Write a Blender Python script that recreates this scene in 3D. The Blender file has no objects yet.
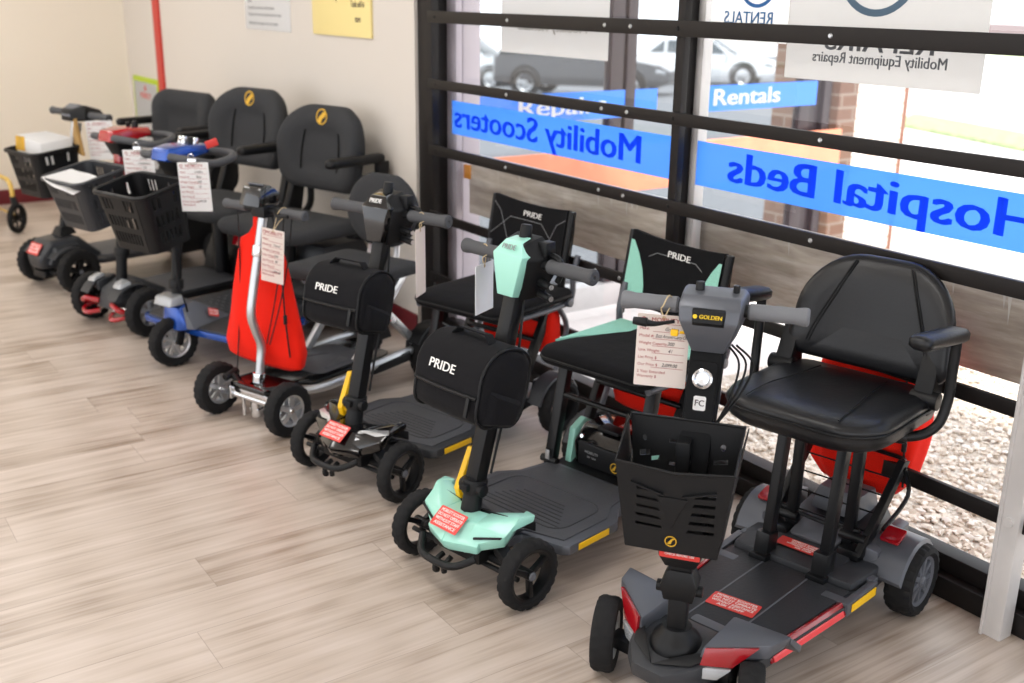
import bpy, bmesh, math, random
from mathutils import Vector, Matrix
random.seed(7)
SC = bpy.context.scene
COL = SC.collection
PI = math.pi
R = math.radians

# ------------------------------------------------------------------ materials
def lin(h):
    if isinstance(h, str):
        h = h.lstrip('#'); c = [int(h[i:i+2], 16)/255 for i in (0, 2, 4)]
    else:
        c = [x/255 for x in h]
    return [x/12.92 if x <= .04045 else ((x+.055)/1.055)**2.4 for x in c] + [1.0]

class NT:
    def __init__(s, name):
        s.m = bpy.data.materials.new(name); s.m.use_nodes = True
        s.t = s.m.node_tree; s.t.nodes.clear()
        s.out = s.t.nodes.new('ShaderNodeOutputMaterial')
    def n(s, kind, **kw):
        nd = s.t.nodes.new('ShaderNode'+kind)
        for k, v in kw.items():
            if k in nd.inputs: nd.inputs[k].default_value = v
            else: setattr(nd, k, v)
        return nd
    def l(s, a, ao, b, bi):
        s.t.links.new(a.outputs[ao], b.inputs[bi])
    def math(s, op, a, b=None, c=None):
        nd = s.t.nodes.new('ShaderNodeMath'); nd.operation = op
        for i, v in enumerate((a, b, c)):
            if v is None: continue
            if isinstance(v, (int, float)): nd.inputs[i].default_value = v
            else: s.t.links.new(v, nd.inputs[i])
        return nd.outputs[0]

MATS = {}
def pbr(name, col, rough=.5, metal=0., bump=None, var=0., coat=0., spec=.5, sheen=0.):
    """bump = (noise scale, strength)"""
    if name in MATS: return MATS[name]
    k = NT(name)
    p = k.n('BsdfPrincipled')
    p.inputs['Roughness'].default_value = rough
    p.inputs['Metallic'].default_value = metal
    p.inputs['Coat Weight'].default_value = coat
    p.inputs['Coat Roughness'].default_value = .08
    p.inputs['Specular IOR Level'].default_value = spec
    p.inputs['Sheen Weight'].default_value = sheen
    c = lin(col)
    tc = k.n('TexCoord')
    if var:
        nz = k.n('TexNoise', Scale=9., Detail=4.)
        k.l(tc, 'Object', nz, 'Vector')
        rp = k.n('ValToRGB')
        rp.color_ramp.elements[0].position = .35; rp.color_ramp.elements[1].position = .68
        rp.color_ramp.elements[0].color = [max(0, x*(1-var)) for x in c[:3]]+[1]
        rp.color_ramp.elements[1].color = [min(1, x*(1+var)) for x in c[:3]]+[1]
        k.l(nz, 'Fac', rp, 'Fac'); k.l(rp, 'Color', p, 'Base Color')
    else:
        p.inputs['Base Color'].default_value = c
    if bump:
        nz = k.n('TexNoise', Scale=float(bump[0]), Detail=3.)
        k.l(tc, 'Object', nz, 'Vector')
        b = k.n('Bump', Strength=bump[1], Distance=.002)
        k.l(nz, 'Fac', b, 'Height'); k.l(b, 'Normal', p, 'Normal')
    k.l(p, 'BSDF', k.out, 'Surface')
    MATS[name] = k.m
    return k.m

def weave(name, col, scale=900., rough=.95):
    if name in MATS: return MATS[name]
    k = NT(name); p = k.n('BsdfPrincipled')
    p.inputs['Roughness'].default_value = rough; p.inputs['Specular IOR Level'].default_value = .12
    p.inputs['Sheen Weight'].default_value = .03
    tc = k.n('TexCoord')
    ck = k.n('TexChecker', Scale=scale)
    c = lin(col)
    ck.inputs['Color1'].default_value = [min(1, x*1.25) for x in c[:3]]+[1]
    ck.inputs['Color2'].default_value = [x*.8 for x in c[:3]]+[1]
    k.l(tc, 'Object', ck, 'Vector'); k.l(ck, 'Color', p, 'Base Color')
    nz = k.n('TexNoise', Scale=26., Detail=2.); k.l(tc, 'Object', nz, 'Vector')
    b = k.n('Bump', Strength=.35, Distance=.006); k.l(nz, 'Fac', b, 'Height'); k.l(b, 'Normal', p, 'Normal')
    k.l(p, 'BSDF', k.out, 'Surface'); MATS[name] = k.m
    return k.m

blk   = pbr('black_plastic', '#111214', .45, bump=(220, .12), spec=.28)
blkm  = pbr('black_painted_metal', '#0f1012', .36, spec=.3)
mattb = pbr('matte_black', '#0e0f11', .55, spec=.12)
gloss = pbr('gloss_black', '#0c0c0e', .12, coat=.6)
dgrey = pbr('dark_grey_plastic', '#2d2f33', .45, bump=(300, .15), var=.05)
mgrey = pbr('mid_grey_plastic', '#5d6067', .42, bump=(300, .1))
gun   = pbr('gunmetal_paint', '#5a5d64', .38, metal=.35)
deckd = pbr('deck_rubber_dark', '#2b2d31', .5, bump=(120, .4), var=.06, spec=.4)
deckm = pbr('deck_rubber', '#46484d', .5, bump=(120, .5), var=.08)
rub   = pbr('tyre_rubber', '#1b1b1c', .8, bump=(160, .4), var=.12, spec=.25)
gripm = pbr('grip_rubber', '#47484b', .7, bump=(400, .3))
gripl = pbr('grip_rubber_light', '#6d6f73', .65, bump=(400, .3))
fab   = weave('black_fabric', '#151517')
fabg  = weave('charcoal_fabric', '#3a3b3d')
bagf  = weave('bag_nylon', '#131316', 1400., .8)
vinyl = pbr('black_vinyl', '#121316', .36, bump=(90, .25), spec=.42)
mint  = pbr('mint_plastic', '#9fdccb', .3, coat=.3)
mintf = weave('mint_fabric', '#93cdbc')
silv  = pbr('silver_paint', '#c3c6c9', .3, metal=.8)
chrom = pbr('chrome', '#d9dbde', .12, metal=1.)
redp  = pbr('red_paint', '#a20c19', .2, coat=.8)
redf  = weave('red_nylon', '#e3200f', 1200., .75)
redr  = pbr('red_reflector', '#94101a', .18, coat=.5)
redr2 = pbr('red_reflector_light', '#e8474a', .25, coat=.4)
yelp  = pbr('yellow_plastic', '#f3bf0c', .45)
bluep = pbr('blue_metallic', '#0f479f', .22, metal=.45, coat=.6)
gold  = pbr('gold_thread', '#dcae34', .42, metal=.3)
goldt = pbr('yellow_lettering', '#e5c21a', .5)
lens  = pbr('clear_lens', '#b4b8bc', .12, metal=.6, bump=(500, .8))
stick = pbr('red_sticker', '#d93a33', .4)
whitp = pbr('white_lettering', '#ecebe8', .6)
def paper_mat(name, col, tl=.5):
    k = NT(name); d = k.n('BsdfDiffuse'); d.inputs['Color'].default_value = lin(col); t = k.n('BsdfTranslucent'); t.inputs['Color'].default_value = lin(col)
    m = k.n('MixShader', Fac=tl); k.l(d, 'BSDF', m, 1); k.l(t, 'BSDF', m, 2); k.l(m, 'Shader', k.out, 'Surface'); return k.m
paper = paper_mat('tag_paper', '#f8f0ea')
paperw = paper_mat('white_paper', '#fafafa')
paperb = paper_mat('bright_card', '#ffffff', .12)
ink   = pbr('ink', '#3a2f33', .7)
inkr  = pbr('red_ink', '#ad605e', .7)
strg  = pbr('string', '#c9b48e', .9)
greyl = pbr('grey_lettering', '#8a8b8d', .6)

# ------------------------------------------------------------------ mesh builder
class B:
    """collects shapes, in the space of M, into one mesh"""
    def __init__(s, M=None):
        s.v = []; s.f = []; s.M = M or Matrix.Identity(4)
    def add(s, bm):
        bm.verts.ensure_lookup_table()
        o = len(s.v)
        bm.normal_update()
        for i, v in enumerate(bm.verts): v.index = i
        s.v += [s.M @ v.co for v in bm.verts]
        s.f += [[o+v.index for v in f.verts] for f in bm.faces]
        bm.free(); return s
    def raw(s, vs, fs):
        o = len(s.v)
        s.v += [s.M @ Vector(v) for v in vs]; s.f += [[o+i for i in f] for f in fs]; return s
    @staticmethod
    def bev(bm, w, seg=2, ang=25):
        if w <= 0: return
        bm.normal_update()
        es = [e for e in bm.edges if len(e.link_faces) == 2 and e.calc_face_angle(0) > R(ang)]
        if es:
            bmesh.ops.bevel(bm, geom=es, offset=w, segments=seg, profile=.6, affect='EDGES', clamp_overlap=True)
    def box(s, c, d, bev=.003, rot=None, seg=2):
        bm = bmesh.new(); bmesh.ops.create_cube(bm, size=1)
        bmesh.ops.scale(bm, vec=Vector(d), verts=bm.verts)
        s.bev(bm, min(bev, min(d)*.45), seg)
        if rot is not None:
            bmesh.ops.rotate(bm, cent=(0, 0, 0), matrix=rot, verts=bm.verts)
        bmesh.ops.translate(bm, vec=Vector(c), verts=bm.verts)
        return s.add(bm)
    def bar(s, p0, p1, w, h, bev=.003, up=(0, 0, 1)):
        p0 = Vector(p0); p1 = Vector(p1); d = p1-p0
        z = d.normalized(); u = Vector(up)
        if abs(z.dot(u)) > .95: u = Vector((0, 1, 0))
        x = u.cross(z).normalized(); y = z.cross(x)
        m = Matrix((x, y, z)).transposed()
        return s.box((p0+p1)/2, (w, h, d.length), bev, m)
    def cyl(s, p0, p1, r0, r1=None, seg=18, bev=0):
        p0 = Vector(p0); p1 = Vector(p1); d = p1-p0; r1 = r0 if r1 is None else r1
        bm = bmesh.new()
        bmesh.ops.create_cone(bm, cap_ends=True, segments=seg, radius1=r0, radius2=r1, depth=d.length)
        if bev: s.bev(bm, bev, 2, 50)
        q = Vector((0, 0, 1)).rotation_difference(d.normalized()).to_matrix()
        bmesh.ops.rotate(bm, cent=(0, 0, 0), matrix=q, verts=bm.verts)
        bmesh.ops.translate(bm, vec=(p0+p1)/2, verts=bm.verts)
        return s.add(bm)
    def tube(s, pts, r, seg=10, n=6, closed=False):
        pts = [Vector(p) for p in pts]
        path = []
        m = len(pts)
        if n > 1 and m > 2:
            rng = range(m if closed else m-1)
            for i in rng:
                g = (lambda j: pts[j % m]) if closed else (lambda j: pts[max(0, min(m-1, j))])
                a, b, c, d = g(i-1), g(i), g(i+1), g(i+2)
                for k in range(n):
                    t = k/n
                    path.append(.5*((2*b)+(c-a)*t+(2*a-5*b+4*c-d)*t*t+(3*b-a-3*c+d)*t**3))
            if not closed: path.append(pts[-1])
        else: path = pts
        L = len(path); vs = []; fs = []
        tn = (path[1]-path[0]).normalized()
        x = tn.orthogonal().normalized()
        for i, p in enumerate(path):
            if closed: t2 = (path[(i+1) % L]-path[i-1]).normalized()
            else: t2 = (path[min(L-1, i+1)]-path[max(0, i-1)]).normalized()
            x = (x-t2*x.dot(t2)).normalized(); y = t2.cross(x)
            rr = r(i/(L-1)) if callable(r) else r
            vs += [p+(x*math.cos(2*PI*k/seg)+y*math.sin(2*PI*k/seg))*rr for k in range(seg)]
        for i in range(L if closed else L-1):
            a = i*seg; b = ((i+1) % L)*seg
            fs += [[a+k, a+(k+1) % seg, b+(k+1) % seg, b+k] for k in range(seg)]
        if not closed:
            fs.append(list(range(seg))[::-1]); fs.append([(L-1)*seg+k for k in range(seg)])
        return s.raw(vs, fs)
    def lathe(s, prof, c, axis=(0, 1, 0), seg=32, mod=None, closed=False):
        """prof: (radius, height along axis)"""
        q = Vector((0, 0, 1)).rotation_difference(Vector(axis).normalized())
        c = Vector(c); vs = []; fs = []; n = len(prof)
        for k in range(seg):
            a = 2*PI*k/seg
            for j, (r, h) in enumerate(prof):
                rr = r*(mod(k, j) if mod else 1)
                vs.append(c+q @ Vector((rr*math.cos(a), rr*math.sin(a), h)))
        for k in range(seg):
            k2 = (k+1) % seg
            for j in range(n if closed else n-1):
                j2 = (j+1) % n
                fs.append([k*n+j, k2*n+j, k2*n+j2, k*n+j2])
        if not closed:
            if prof[0][0] > 1e-5: fs.append([k*n for k in range(seg)][::-1])
            if prof[-1][0] > 1e-5: fs.append([k*n+n-1 for k in range(seg)])
        return s.raw(vs, fs)
    def hull(s, pts, bev=.004, seg=2, ang=20):
        bm = bmesh.new()
        for p in pts: bm.verts.new(p)
        r = bmesh.ops.convex_hull(bm, input=bm.verts)
        bmesh.ops.delete(bm, geom=[g for g in r['geom_interior'] if isinstance(g, bmesh.types.BMVert)], context='VERTS')
        bmesh.ops.dissolve_limit(bm, angle_limit=R(3), verts=bm.verts, edges=bm.edges)
        s.bev(bm, bev, seg, ang)
        return s.add(bm)
    def prism(s, poly, z0, z1, bev=.004, M=None, seg=2, ang=25):
        """extrudes a 2-D outline from z0 to z1; M places it"""
        bm = bmesh.new(); n = len(poly)
        a = [bm.verts.new((p[0], p[1], z0)) for p in poly]
        b = [bm.verts.new((p[0], p[1], z1)) for p in poly]
        bm.faces.new(a[::-1]); bm.faces.new(b)
        for i in range(n): bm.faces.new([a[i], a[(i+1) % n], b[(i+1) % n], b[i]])
        bmesh.ops.recalc_face_normals(bm, faces=bm.faces)
        s.bev(bm, bev, seg, ang)
        if M is not None: bmesh.ops.transform(bm, matrix=M, verts=bm.verts)
        return s.add(bm)
    def loft(s, loops, cap=True, closed=False):
        n = len(loops[0]); vs = [p for l in loops for p in l]; fs = []
        L = len(loops)
        for i in range(L if closed else L-1):
            a = i*n; b = ((i+1) % L)*n
            fs += [[a+k, a+(k+1) % n, b+(k+1) % n, b+k] for k in range(n)]
        if cap and not closed: fs += [list(range(n))[::-1], [(L-1)*n+k for k in range(n)]]
        return s.raw(vs, fs)
    def pad(s, outline, levels, M=None, crown=0):
        """cushion: outline (2-D loop) drawn in at each (inset, z)"""
        cx = sum(p[0] for p in outline)/len(outline); cy = sum(p[1] for p in outline)/len(outline)
        hx = max(abs(p[0]-cx) for p in outline); hy = max(abs(p[1]-cy) for p in outline)
        M = M or Matrix.Identity(4); loops = []
        for ins, z in levels:
            sx = max(.001, 1-ins/hx); sy = max(.001, 1-ins/hy)
            loops.append([M @ Vector((cx+(p[0]-cx)*sx, cy+(p[1]-cy)*sy, z)) for p in outline])
        return s.loft(loops)
    def text(s, txt, size, M, depth=.0006, bold=0., sx=1., align='CENTER', mirror=False):
        bm = s._text(txt, size, depth, align)
        g0 = list(bm.verts)+list(bm.edges)+list(bm.faces)
        if bold > 0:
            for dx, dy in ((-1, -.3), (1, .3)):
                r = bmesh.ops.duplicate(bm, geom=g0); bmesh.ops.translate(bm, vec=(dx*bold*size*1.3, dy*bold*size, depth*.05*dx), verts=[v for v in r['geom'] if isinstance(v, bmesh.types.BMVert)])
        bmesh.ops.scale(bm, vec=(-sx if mirror else sx, 1, 1), verts=bm.verts)
        bmesh.ops.transform(bm, matrix=M, verts=bm.verts)
        return s.add(bm)
    def _text(s, txt, size, depth, align):
        cu = bpy.data.curves.new('t', 'FONT'); cu.body = txt; cu.size = size
        cu.align_x = align; cu.align_y = 'CENTER'; cu.extrude = depth; cu.resolution_u = 3
        o = bpy.data.objects.new('t', cu); COL.objects.link(o)
        me = o.to_mesh(); bm = bmesh.new(); bm.from_mesh(me); o.to_mesh_clear()
        bpy.data.objects.remove(o); bpy.data.curves.remove(cu)
        return bm
    def holed(s, outline, holes, th, M=None, bev=0):
        """a flat panel with holes cut right through it"""
        cu = bpy.data.curves.new('h', 'CURVE'); cu.dimensions = '2D'; cu.fill_mode = 'BOTH'
        cu.extrude = th/2; cu.bevel_depth = bev; cu.resolution_u = 1
        for lp in [outline]+holes:
            sp = cu.splines.new('POLY'); sp.points.add(len(lp)-1); sp.use_cyclic_u = True
            for q, p in zip(sp.points, lp): q.co = (p[0], p[1], 0, 1)
        o = bpy.data.objects.new('h', cu); COL.objects.link(o)
        me = o.to_mesh(); bm = bmesh.new(); bm.from_mesh(me); o.to_mesh_clear()
        bpy.data.objects.remove(o); bpy.data.curves.remove(cu)
        if M is not None: bmesh.ops.transform(bm, matrix=M, verts=bm.verts)
        return s.add(bm)

def frame(o, x, y):
    """matrix with origin o, local x and y axes along x and y"""
    x = Vector(x).normalized(); y = Vector(y); y = (y-x*y.dot(x)).normalized(); z = x.cross(y)
    m = Matrix((x, y, z)).transposed().to_4x4(); m.translation = Vector(o); return m
def rrect(w, h, r, n=5, cx=0, cy=0):
    """rounded rectangle loop; r may be four radii (++, -+, --, +-)"""
    rs = r if isinstance(r, (tuple, list)) else (r,)*4
    out = []
    for q, (sx, sy) in enumerate(((1, 1), (-1, 1), (-1, -1), (1, -1))):
        rr = rs[q]
        for i in range(n+1):
            a = q*PI/2+i/n*PI/2
            out.append((cx+sx*(w/2-rr)+rr*math.cos(a), cy+sy*(h/2-rr)+rr*math.sin(a)))
    return out
def obj(name, b, mat, parent=None, label=None, mw=None, ang=32):
    me = bpy.data.meshes.new(name)
    me.from_pydata([tuple(v) for v in b.v], [], b.f); me.validate(); me.update()
    bm = bmesh.new(); bm.from_mesh(me); bmesh.ops.recalc_face_normals(bm, faces=bm.faces); bm.to_mesh(me); bm.free()
    for p in me.polygons: p.use_smooth = True
    me.set_sharp_from_angle(angle=R(ang))
    me.materials.append(mat)
    o = bpy.data.objects.new(name, me); COL.objects.link(o)
    if parent is not None: o.parent = parent
    if mw is not None: o.matrix_world = mw
    if label: o['label'] = label
    return o
def tag(o, label, cat, group=None):
    o['label'] = label; o['category'] = cat
    if group: o['group'] = group
    return o
def thing(name, label, cat, mw=None, group=None):
    o = bpy.data.objects.new(name, None); COL.objects.link(o); o.empty_display_size = .1
    if mw is not None: o.matrix_world = mw
    return tag(o, label, cat, group)
def struct(name, b, mat, parent=None, **kw):
    o = obj(name, b, mat, parent, **kw)
    if parent is None: o['kind'] = 'structure'
    return o
def root_matrix(x, y, heading):
    """heading: degrees from -Y towards +X; local x runs forward, y to the rider's left"""
    return Matrix.Translation((x, y, 0)) @ Matrix.Rotation(R(heading-90), 4, 'Z')

# ------------------------------------------------------------------ shared pieces
def wheel(parent, c, r, w, name='front_wheel', steer=0., spokes=5, hub=None, style='star', tread=True, rimr=.62):
    """tyre (part) with its rim as sub-part; axle along y"""
    hub = hub or silv
    M = Matrix.Translation(c) @ Matrix.Rotation(R(steer), 4, 'Z')
    b = B(M); h = w/2; ri = r*rimr
    prof = [(ri, -h*.8), (r*.80, -h), (r*.93, -h*.92), (r*.985, -h*.66), (r, -h*.34), (r, -h*.1), (r, h*.1), (r, h*.34), (r*.985, h*.66), (r*.93, h*.92), (r*.80, h), (ri, h*.8)]
    def mod(k, j):
        if not tread: return 1
        if 2 <= j <= 4: return 1.0 if k % 3 else .955
        if 7 <= j <= 9: return 1.0 if (k+1) % 3 else .955
        if j in (5, 6): return .985
        return 1
    b.lathe(prof, (0, 0, 0), (0, 1, 0), 66, mod, closed=True)
    t = obj(name, b, rub, parent, ang=40)
    b = B(M)
    # barrel, centre hub and spokes
    b.lathe([(ri*1.01, -h*.82), (ri*.9, -h*.7), (ri*.86, -h*.2), (ri*.86, h*.2), (ri*.9, h*.7), (ri*1.01, h*.82), (ri*1.03, h*.5), (ri*1.03, -h*.5)], (0, 0, 0), (0, 1, 0), 32, closed=True)
    b.cyl((0, -h*.95, 0), (0, h*.8, 0), ri*(.26 if style == 'star' else .2), seg=16, bev=.002)
    for k in range(spokes):
        a = 2*PI*k/spokes+.5
        u = Vector((math.cos(a), 0, math.sin(a)))
        if style == 'star':
            b.bar(u*ri*.1+Vector((0, h*.55, 0)), u*ri*.93+Vector((0, h*.5, 0)), .35*ri if spokes < 7 else .2*ri, h*.35, .002, up=(0, 1, 0))
            b.bar(u*ri*.1-Vector((0, h*.55, 0)), u*ri*.93-Vector((0, h*.5, 0)), .35*ri if spokes < 7 else .2*ri, h*.35, .002, up=(0, 1, 0))
        else:
            b.bar(u*ri*.1+Vector((0, h*.2, 0)), u*ri*.93+Vector((0, h*.3, 0)), .2*ri, h*.7, .003, up=(0, 1, 0))
    obj('rim', b, hub, t)
    b = B(M); b.cyl((0, h*.7, 0), (0, h*.95, 0), ri*.2, ri*.14, 14)
    b.cyl((0, -h*.95, 0), (0, -h*.7, 0), ri*.14, ri*.2, 14); b.cyl((0, -h*.9, 0), (0, h*.9, 0), ri*.1, seg=10)
    obj('hub_cap', b, chrom if hub is silv else mgrey, t)
    return t

def face_M(o, right, up):
    return frame(o, right, up)

def sticker(parent, M, w, h, lines=4, name='warning_sticker', label='red warning sticker with white lettering', txt=None):
    b = B(M); b.prism(rrect(w, h, .004), 0, .0008, 0)
    s = obj(name, b, stick, parent, label)
    b = B(M); z = .0012
    t = txt or ['MOBILITY SCOOTER', 'DO NOT OPERATE', 'WITHOUT ASSISTANCE', 'ASK STAFF'][:lines]
    for i, x in enumerate(t):
        b.text(x, h/(len(t)+.6), Matrix.Translation((0, h/2-(i+.8)*h/(len(t)+.6), z)), .0002, .012, sx=min(1.1, w*1.5/(len(x)*h/(len(t)+.6))))
    obj('lettering', b, whitp, s)
    return s

TAG_LINES = [('Make:', 'Golden'), ('Model #:', 'Buzz Around Carry On'), ('Weight Capacity:', '300'), ('Unit Weight:', '41'), ('List Price $', ''), ('Our Price $', '2,099.00'), ('2 Year Extended', ''), ('Warranty $', '')]
def price_tag(label, M, w=.095, h=.135, string_to=None, mat=None, blank=False, hand=None, group='price tags hanging from the scooters', clip=False):
    """card lies in M's xy plane, top edge at y = 0"""
    b = B(); b.prism(rrect(w, h, .003, 3, 0, -h/2), -.0006, .0006, 0)
    o = obj('price_tag', b, mat or paper, None, None, mw=M)
    tag(o, label, 'price tag', group)
    if not blank:
        for sgn in (1,):
            b = B(); b.text('MOBILITY', h*.085, Matrix.Translation((.004, -h*.075, .001)), .0002, .01)
            b.box((0, -h*.125, .001), (w*.86, h*.006, .0004), 0)
            b.lathe([(h*.035, 0), (h*.035, .0004), (h*.024, .0004), (h*.024, 0)], (-w*.38, -h*.075, .0008), (0, 0, 1), 14, closed=True)
            for i, (a, c) in enumerate(TAG_LINES):
                y = -h*(.2+i*.1) if i < 7 else -h*.865
                b.text(a, h*.055, Matrix.Translation((-w*.45, y, .001)), .0002, .004, align='LEFT')
                if i < 6: b.box((w*.12, y-h*.035, .001), (w*.62, h*.005, .0004), 0)
            obj('print', b, inkr, o, 'red printed form')
            b = B()
            hw = hand or [c for a, c in TAG_LINES]
            sl = Matrix.Identity(4); sl[0][1] = .25
            for i, c in enumerate(hw):
                if c: b.text(c, h*.07, Matrix.Translation((w*.17, -h*(.195+i*.1), .001)) @ sl, .0002, .0, sx=.85 if len(c) < 10 else .62)
            if b.v: obj('handwriting', b, ink, o, 'dark handwriting')
    if string_to is not None:
        q = M.inverted() @ Vector(string_to)
        b = B(); b.lathe([(.0045, -.0009), (.0045, .0009), (.0022, .0009), (.0022, -.0009)], (0, -.007, 0), (0, 0, 1), 12, closed=True)
        obj('eyelet', b, strg, o)
        b = B()
        b.tube([(0, -.007, .001), (-.008, q.y*.5, q.z*.5), (q.x-.01, q.y, q.z+.018), (q.x, q.y+.019, q.z), (q.x+.01, q.y, q.z-.018), (.008, q.y*.5, q.z*.5), (0, -.007, -.001)], .0014, 6, 6)
        obj('string', b, strg, o)
    if clip:
        b = B(); b.box((0, .004, 0), (.035, .022, .012), .003); b.tube([(-.012, .012, .006), (-.008, .03, .009), (.008, .03, .009), (.012, .012, .006)], .0015, 6)
        obj('clip', b, chrom, o, 'silver clip')
    return o

def handgrips(parent, M, half, r, z=0, inner=.1, mat=None, name='handgrip'):
    for sgn in (-1, 1):
        b = B(M)
        prof = [(0, 0), (r*.8, 0), (r, .004), (r*.97, .02), (r, .03), (r*.96, .05), (r, .07), (r*.96, half-inner-.03), (r*1.12, half-inner-.012), (r*1.12, half-inner-.004), (r*.9, half-inner), (r*.3, half-inner), (0, half-inner-.006)]
        b.lathe(prof, (0, sgn*inner, z), (0, sgn, 0), 20)
        obj(name, b, mat or gripm, parent)
wallm = pbr('painted_wall', '#d8d1c8', .85, bump=(300, .08))
wallc = pbr('cream_wall', '#efe6d6', .85, bump=(300, .08))
maroon = pbr('maroon_baseboard', '#6a1a22', .5)
bronze = pbr('dark_bronze_frame', '#181413', .5, bump=(60, .1), spec=.3)
white_post = pbr('light_grey_metal', '#cfccca', .4, metal=.15, var=.04)
ceilm = pbr('ceiling_tile', '#e9e7e2', .9, bump=(80, .4))

# foreground grey and red scooter
def emblem(b, M, r):
    """gold ring with a bird-like swoosh"""
    b.M = M
    b.lathe([(r, 0), (r, .0012), (r*.84, .0012), (r*.84, 0)], (0, 0, 0), (0, 0, 1), 24, closed=True)
    for i in range(3):
        k = 1-i*.24
        pts = [(-r*.75*k, -r*.55+i*r*.22), (-r*.1, -r*.2+i*r*.18), (r*.35*k, r*.45+i*r*.05), (r*.8*k, r*.62), (r*.3*k, r*.25-i*r*.02), (r*.05, -r*.45+i*r*.2)]
        b.prism(pts, 0, .0014+.0002*i, 0)
    return b

def side_mirror_pts(pts): return pts+[(x, -y, z) for x, y, z in pts]

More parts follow.
